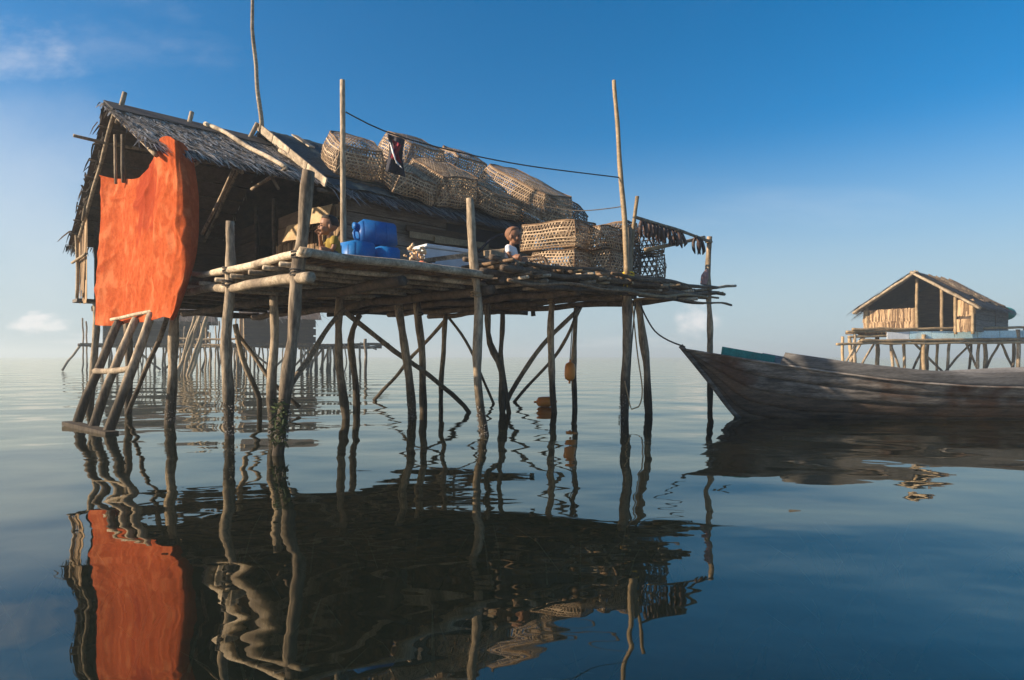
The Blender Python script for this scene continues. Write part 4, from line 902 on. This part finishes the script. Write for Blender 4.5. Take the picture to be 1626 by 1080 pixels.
for a, b, z in [(0.05, -.5, 1.9), (.6, .8, 1.7), (1.3, 0, 1.7), (2.2, -.2, 1.7), (2.7, -.6, 1.7), (3.4, .4, 1.7), (4.0, -.3, 1.7), (4.6, 1.2, 1.7), (5.4, 0, 1.7), (6.0, .5, 1.7), (6.5, -.6, 1.9), (7.0, .2, 1.7), (7.5, -.4, 1.7), (3.0, 1.8, 1.7), (1.0, 2.0, 1.7), (5.0, 2.4, 1.7), (6.8, 2.2, 1.7), (7.9, .6, 2.3), (8.1, -.4, 2.1)]:
    pole('stilt', [H.p(a, b, z), H.p(a+random.uniform(-.1, .1), b, .6), H.p(a+random.uniform(-.15, .15), b, -.6)], random.uniform(.05, .08), random.choice(('stilt', 'bamboo', 'pale')), hut, .06, .15)
for a0, a1, b in [(2.6, 4.1, .1), (3.4, 2.7, .1), (5.6, 4.2, .4), (6.6, 5.8, .3), (1.2, .4, -.1), (2.0, 2.6, .5), (6.4, 7.2, .3), (0.8, -.2, .2), (.6, -.3, -.3), (4.9, 5.6, .2)]:
    pole('brace', [H.p(a0, b, 1.65), H.p(a1, b, .1)], .045, 'stilt', hut, .05)
q = MB()
for i in range(7): q.tube([H.p(7.5+random.uniform(-.3, .3), 0, 1.7), H.p(7.6+random.uniform(-.2, .4), .2, 2.6+random.uniform(-.3, .4))], .06, 6, .03, .1)
q.build('pole_bundle', 'stilt', hut, True)
for i in range(9):
    a0 = random.uniform(0, 4.6); pole('roof_stick', [gpt(a0, random.uniform(0, .2), .08), gpt(a0+random.uniform(.2, .6), random.uniform(.7, 1.0), .07)], .035, random.choice(('dark', 'stilt')), gf, .05)
tag(MB().ball(G.p(5.6, -1.7, 2.72), .5, .32, .3, seg=14, ring=9).build('tarpaulin_bundle', 'teal', None, True), 'dark teal bundle at the back end of the far hut roof', 'bundle')

# ------------------------------------------------------------------ village behind, seen under the deck
def back_house(fr, L, D, zd, label, seedv, extra=()):
    random.seed(seedv)
    h = empty('stilt_house', fr.p(0, 0, 0)); tag(h, label, 'stilt house', 'stilt houses in the village behind')
    w = MB().beam(fr.p(.1, .1, zd+.75), fr.p(L-.1, .1, zd+.75), .04, 1.5).build('wall', 'thatch_dark', h)
    plank_wall(fr, 0, 0.02, L, 0.02, zd+.05, zd+1.6, .42, 'far_wall', w, .05, gap=.09)
    w2 = MB().beam(fr.p(0, .1, zd+.75), fr.p(0, D, zd+.75), .04, 1.5).build('end_wall', 'brown_plank', h)
    leaf_wall('leaf_panel', fr, -.04, D, -.04, .0, zd+.05, zd+1.6, 60, 'thatch_tan', w2, .06, .1)
    roof_part(fr, 'roof', -.3, L+.3, D/2, zd+2.5, -.4, zd+1.4, 4, 'thatch_old', h, 12, ln=(.8, 1.3))
    roof_part(fr, 'roof', -.3, L+.3, D/2, zd+2.5, D+.4, zd+1.4, 2, 'thatch_old', h, 6, ln=(.8, 1.3))
    for b in (-1.2, -.5, .3, 1.5, D): pole('beam', [fr.p(-1.0, b, zd-.08), fr.p(L+1.4, b, zd-.05)], .08, 'dark', h, .05)
    a = -.8
    while a < L+1.2: MB().beam(fr.p(a, -1.3, zd), fr.p(a, D, zd), .16, .05).build('floor_slat', 'slat', h); a += .24
    a = -.8
    while a < L+1.3:
        for b in (-1.1, .4, D*.6, D):
            if random.random() < .85:
                aa = a+random.uniform(-.3, .3); pole('stilt', [fr.p(aa, b, zd), fr.p(aa+random.uniform(-.12, .12), b, .7), fr.p(aa+random.uniform(-.2, .2), b, -.6)], random.uniform(.035, .07), 'stilt', h, .08, .15, 7)
        a += .72
    for a0, a1, b in extra: pole('brace', [fr.p(a0, b, zd-.1), fr.p(a1, b, .05)], .06, 'stilt', h, .06)
    random.seed(seedv+50)
    return h
back_house(Frame(-24.0, 37, R(22)), 5.6, 4, 1.58, 'dark plank stilt house in the distance behind the ladder', 3, ((-1, -1.9, -.6), (1.5, 3, -.4), (4.6, 3.2, -.5)))
back_house(Frame(-14.6, 34.4, R(22)), 3.7, 4, 1.52, 'dark stilt house in the distance between the near left stilts', 5, ((0, 1.6, -.6), (2.6, 1.4, -.3), (3.6, 2.3, -.3), (4.2, 3.2, .2)))
def walkway():
    j = empty('walkway', W(335, 588, 36)); tag(j, 'pale low walkway on thin stilts linking the two distant houses', 'walkway')
    for y, Y in ((547, 36), (549, 37.2), (538, 36)): pole('rail' if y < 540 else 'beam', [W(268, y, Y), W(330, y+1, Y), W(398, y, Y)], .06, 'bamboo', j, .05)
    x = 270
    while x < 398:
        pole('stilt', [W(x, random.uniform(500, 545), 36.2), W(x+random.uniform(-2, 2), 570, 36.2), W(x, 604, 36.2)], random.uniform(.035, .06), random.choice(('stilt', 'bamboo')), j, .08, .1, 6); x += random.uniform(5, 10)
    for x0, x1, y0, y1 in ((352, 362, 500, 545), (380, 396, 503, 538)):
        o = MB().grid(lambda s_, t_: W(x0+(x1-x0)*s_, y0+(y1-y0)*t_, 35.6+.1*math.sin(s_*6)), 6, 6).build('hanging_mat', 'bamboo', j); o.modifiers.new('s', 'SOLIDIFY').thickness = .03
    return j
walkway()
def jetty():
    j = empty('jetty', W(520, 588, 37)); tag(j, 'low distant jetty of thin stilts right of the far houses', 'jetty')
    pole('beam', [W(470, 549, 37), W(618, 546, 37)], .08, 'dark', j, .04); pole('beam', [W(474, 553, 37.6), W(606, 551, 37.8)], .09, 'dark', j, .04)
    for x in (478, 488, 500, 512, 521, 530, 538, 556, 570): pole('stilt', [W(x, 549, 37.2), W(x+random.uniform(-2, 2), 592, 37.2), W(x, 604, 37.2)], .065, 'stilt', j, .08, .1, 7)
    for x0, x1 in ((506, 494), (524, 508), (540, 530)): pole('brace', [W(x0, 550, 37.1), W(x1, 588, 37.1)], .045, 'stilt', j, .05)
    pole('loose_pole', [W(572, 545, 36.8), W(598, 555, 36.8)], .05, 'stilt', j, .03)
    return j
jetty()
for x, y0, y1, Y, lab in ((580, 538, 596, 30, 'lone mooring stake standing right of the distant jetty'), (131, 505, 592, 38, 'left of two thin stakes standing at the distant house on the left'), (137, 510, 592, 38.2, 'right of two thin stakes standing at the distant house on the left')):
    tag(pole('mooring_stake', [W(x, y0, Y), W(x+1, (y0+y1)/2, Y), W(x, y1+6, Y)], .07 if x > 500 else .045, 'stilt', None, .1), lab, 'stake', 'stakes standing in the water')
lp = empty('leaning_poles', W(290, 600, 28)); tag(lp, 'bundle of pale poles leaning together behind the left stilts', 'pole bundle')
for x0, y0, x1, y1 in ((322, 494, 286, 602), (316, 498, 290, 604), (330, 498, 296, 602), (310, 500, 282, 598), (327, 505, 302, 600), (319, 496, 280, 596)):
    pole('leaning_pole', [W(x0, y0, 28), W((x0+x1)/2, (y0+y1)/2, 28), W(x1, y1, 28)], .075, 'bamboo', lp, .06)

# ------------------------------------------------------------------ sea haze
hm = bpy.data.materials.new('haze'); hm.use_nodes = True; hn = hm.node_tree.nodes; hn.clear()
ho = hn.new('ShaderNodeOutputMaterial'); hv = hn.new('ShaderNodeVolumePrincipled')
hv.inputs['Color'].default_value = (0.80, 0.93, 0.97, 1); hv.inputs['Density'].default_value = 0.003; hv.inputs['Anisotropy'].default_value = 0.2
hm.node_tree.links.new(hv.outputs[0], ho.inputs['Volume'])
q = MB().box((0, 4450, 3.1), Vector((8800, 0, 0)), Vector((0, 4500, 0)), Vector((0, 0, 5.4)))
tag(q.build('haze', hm, local=True), None, None, kind='stuff')
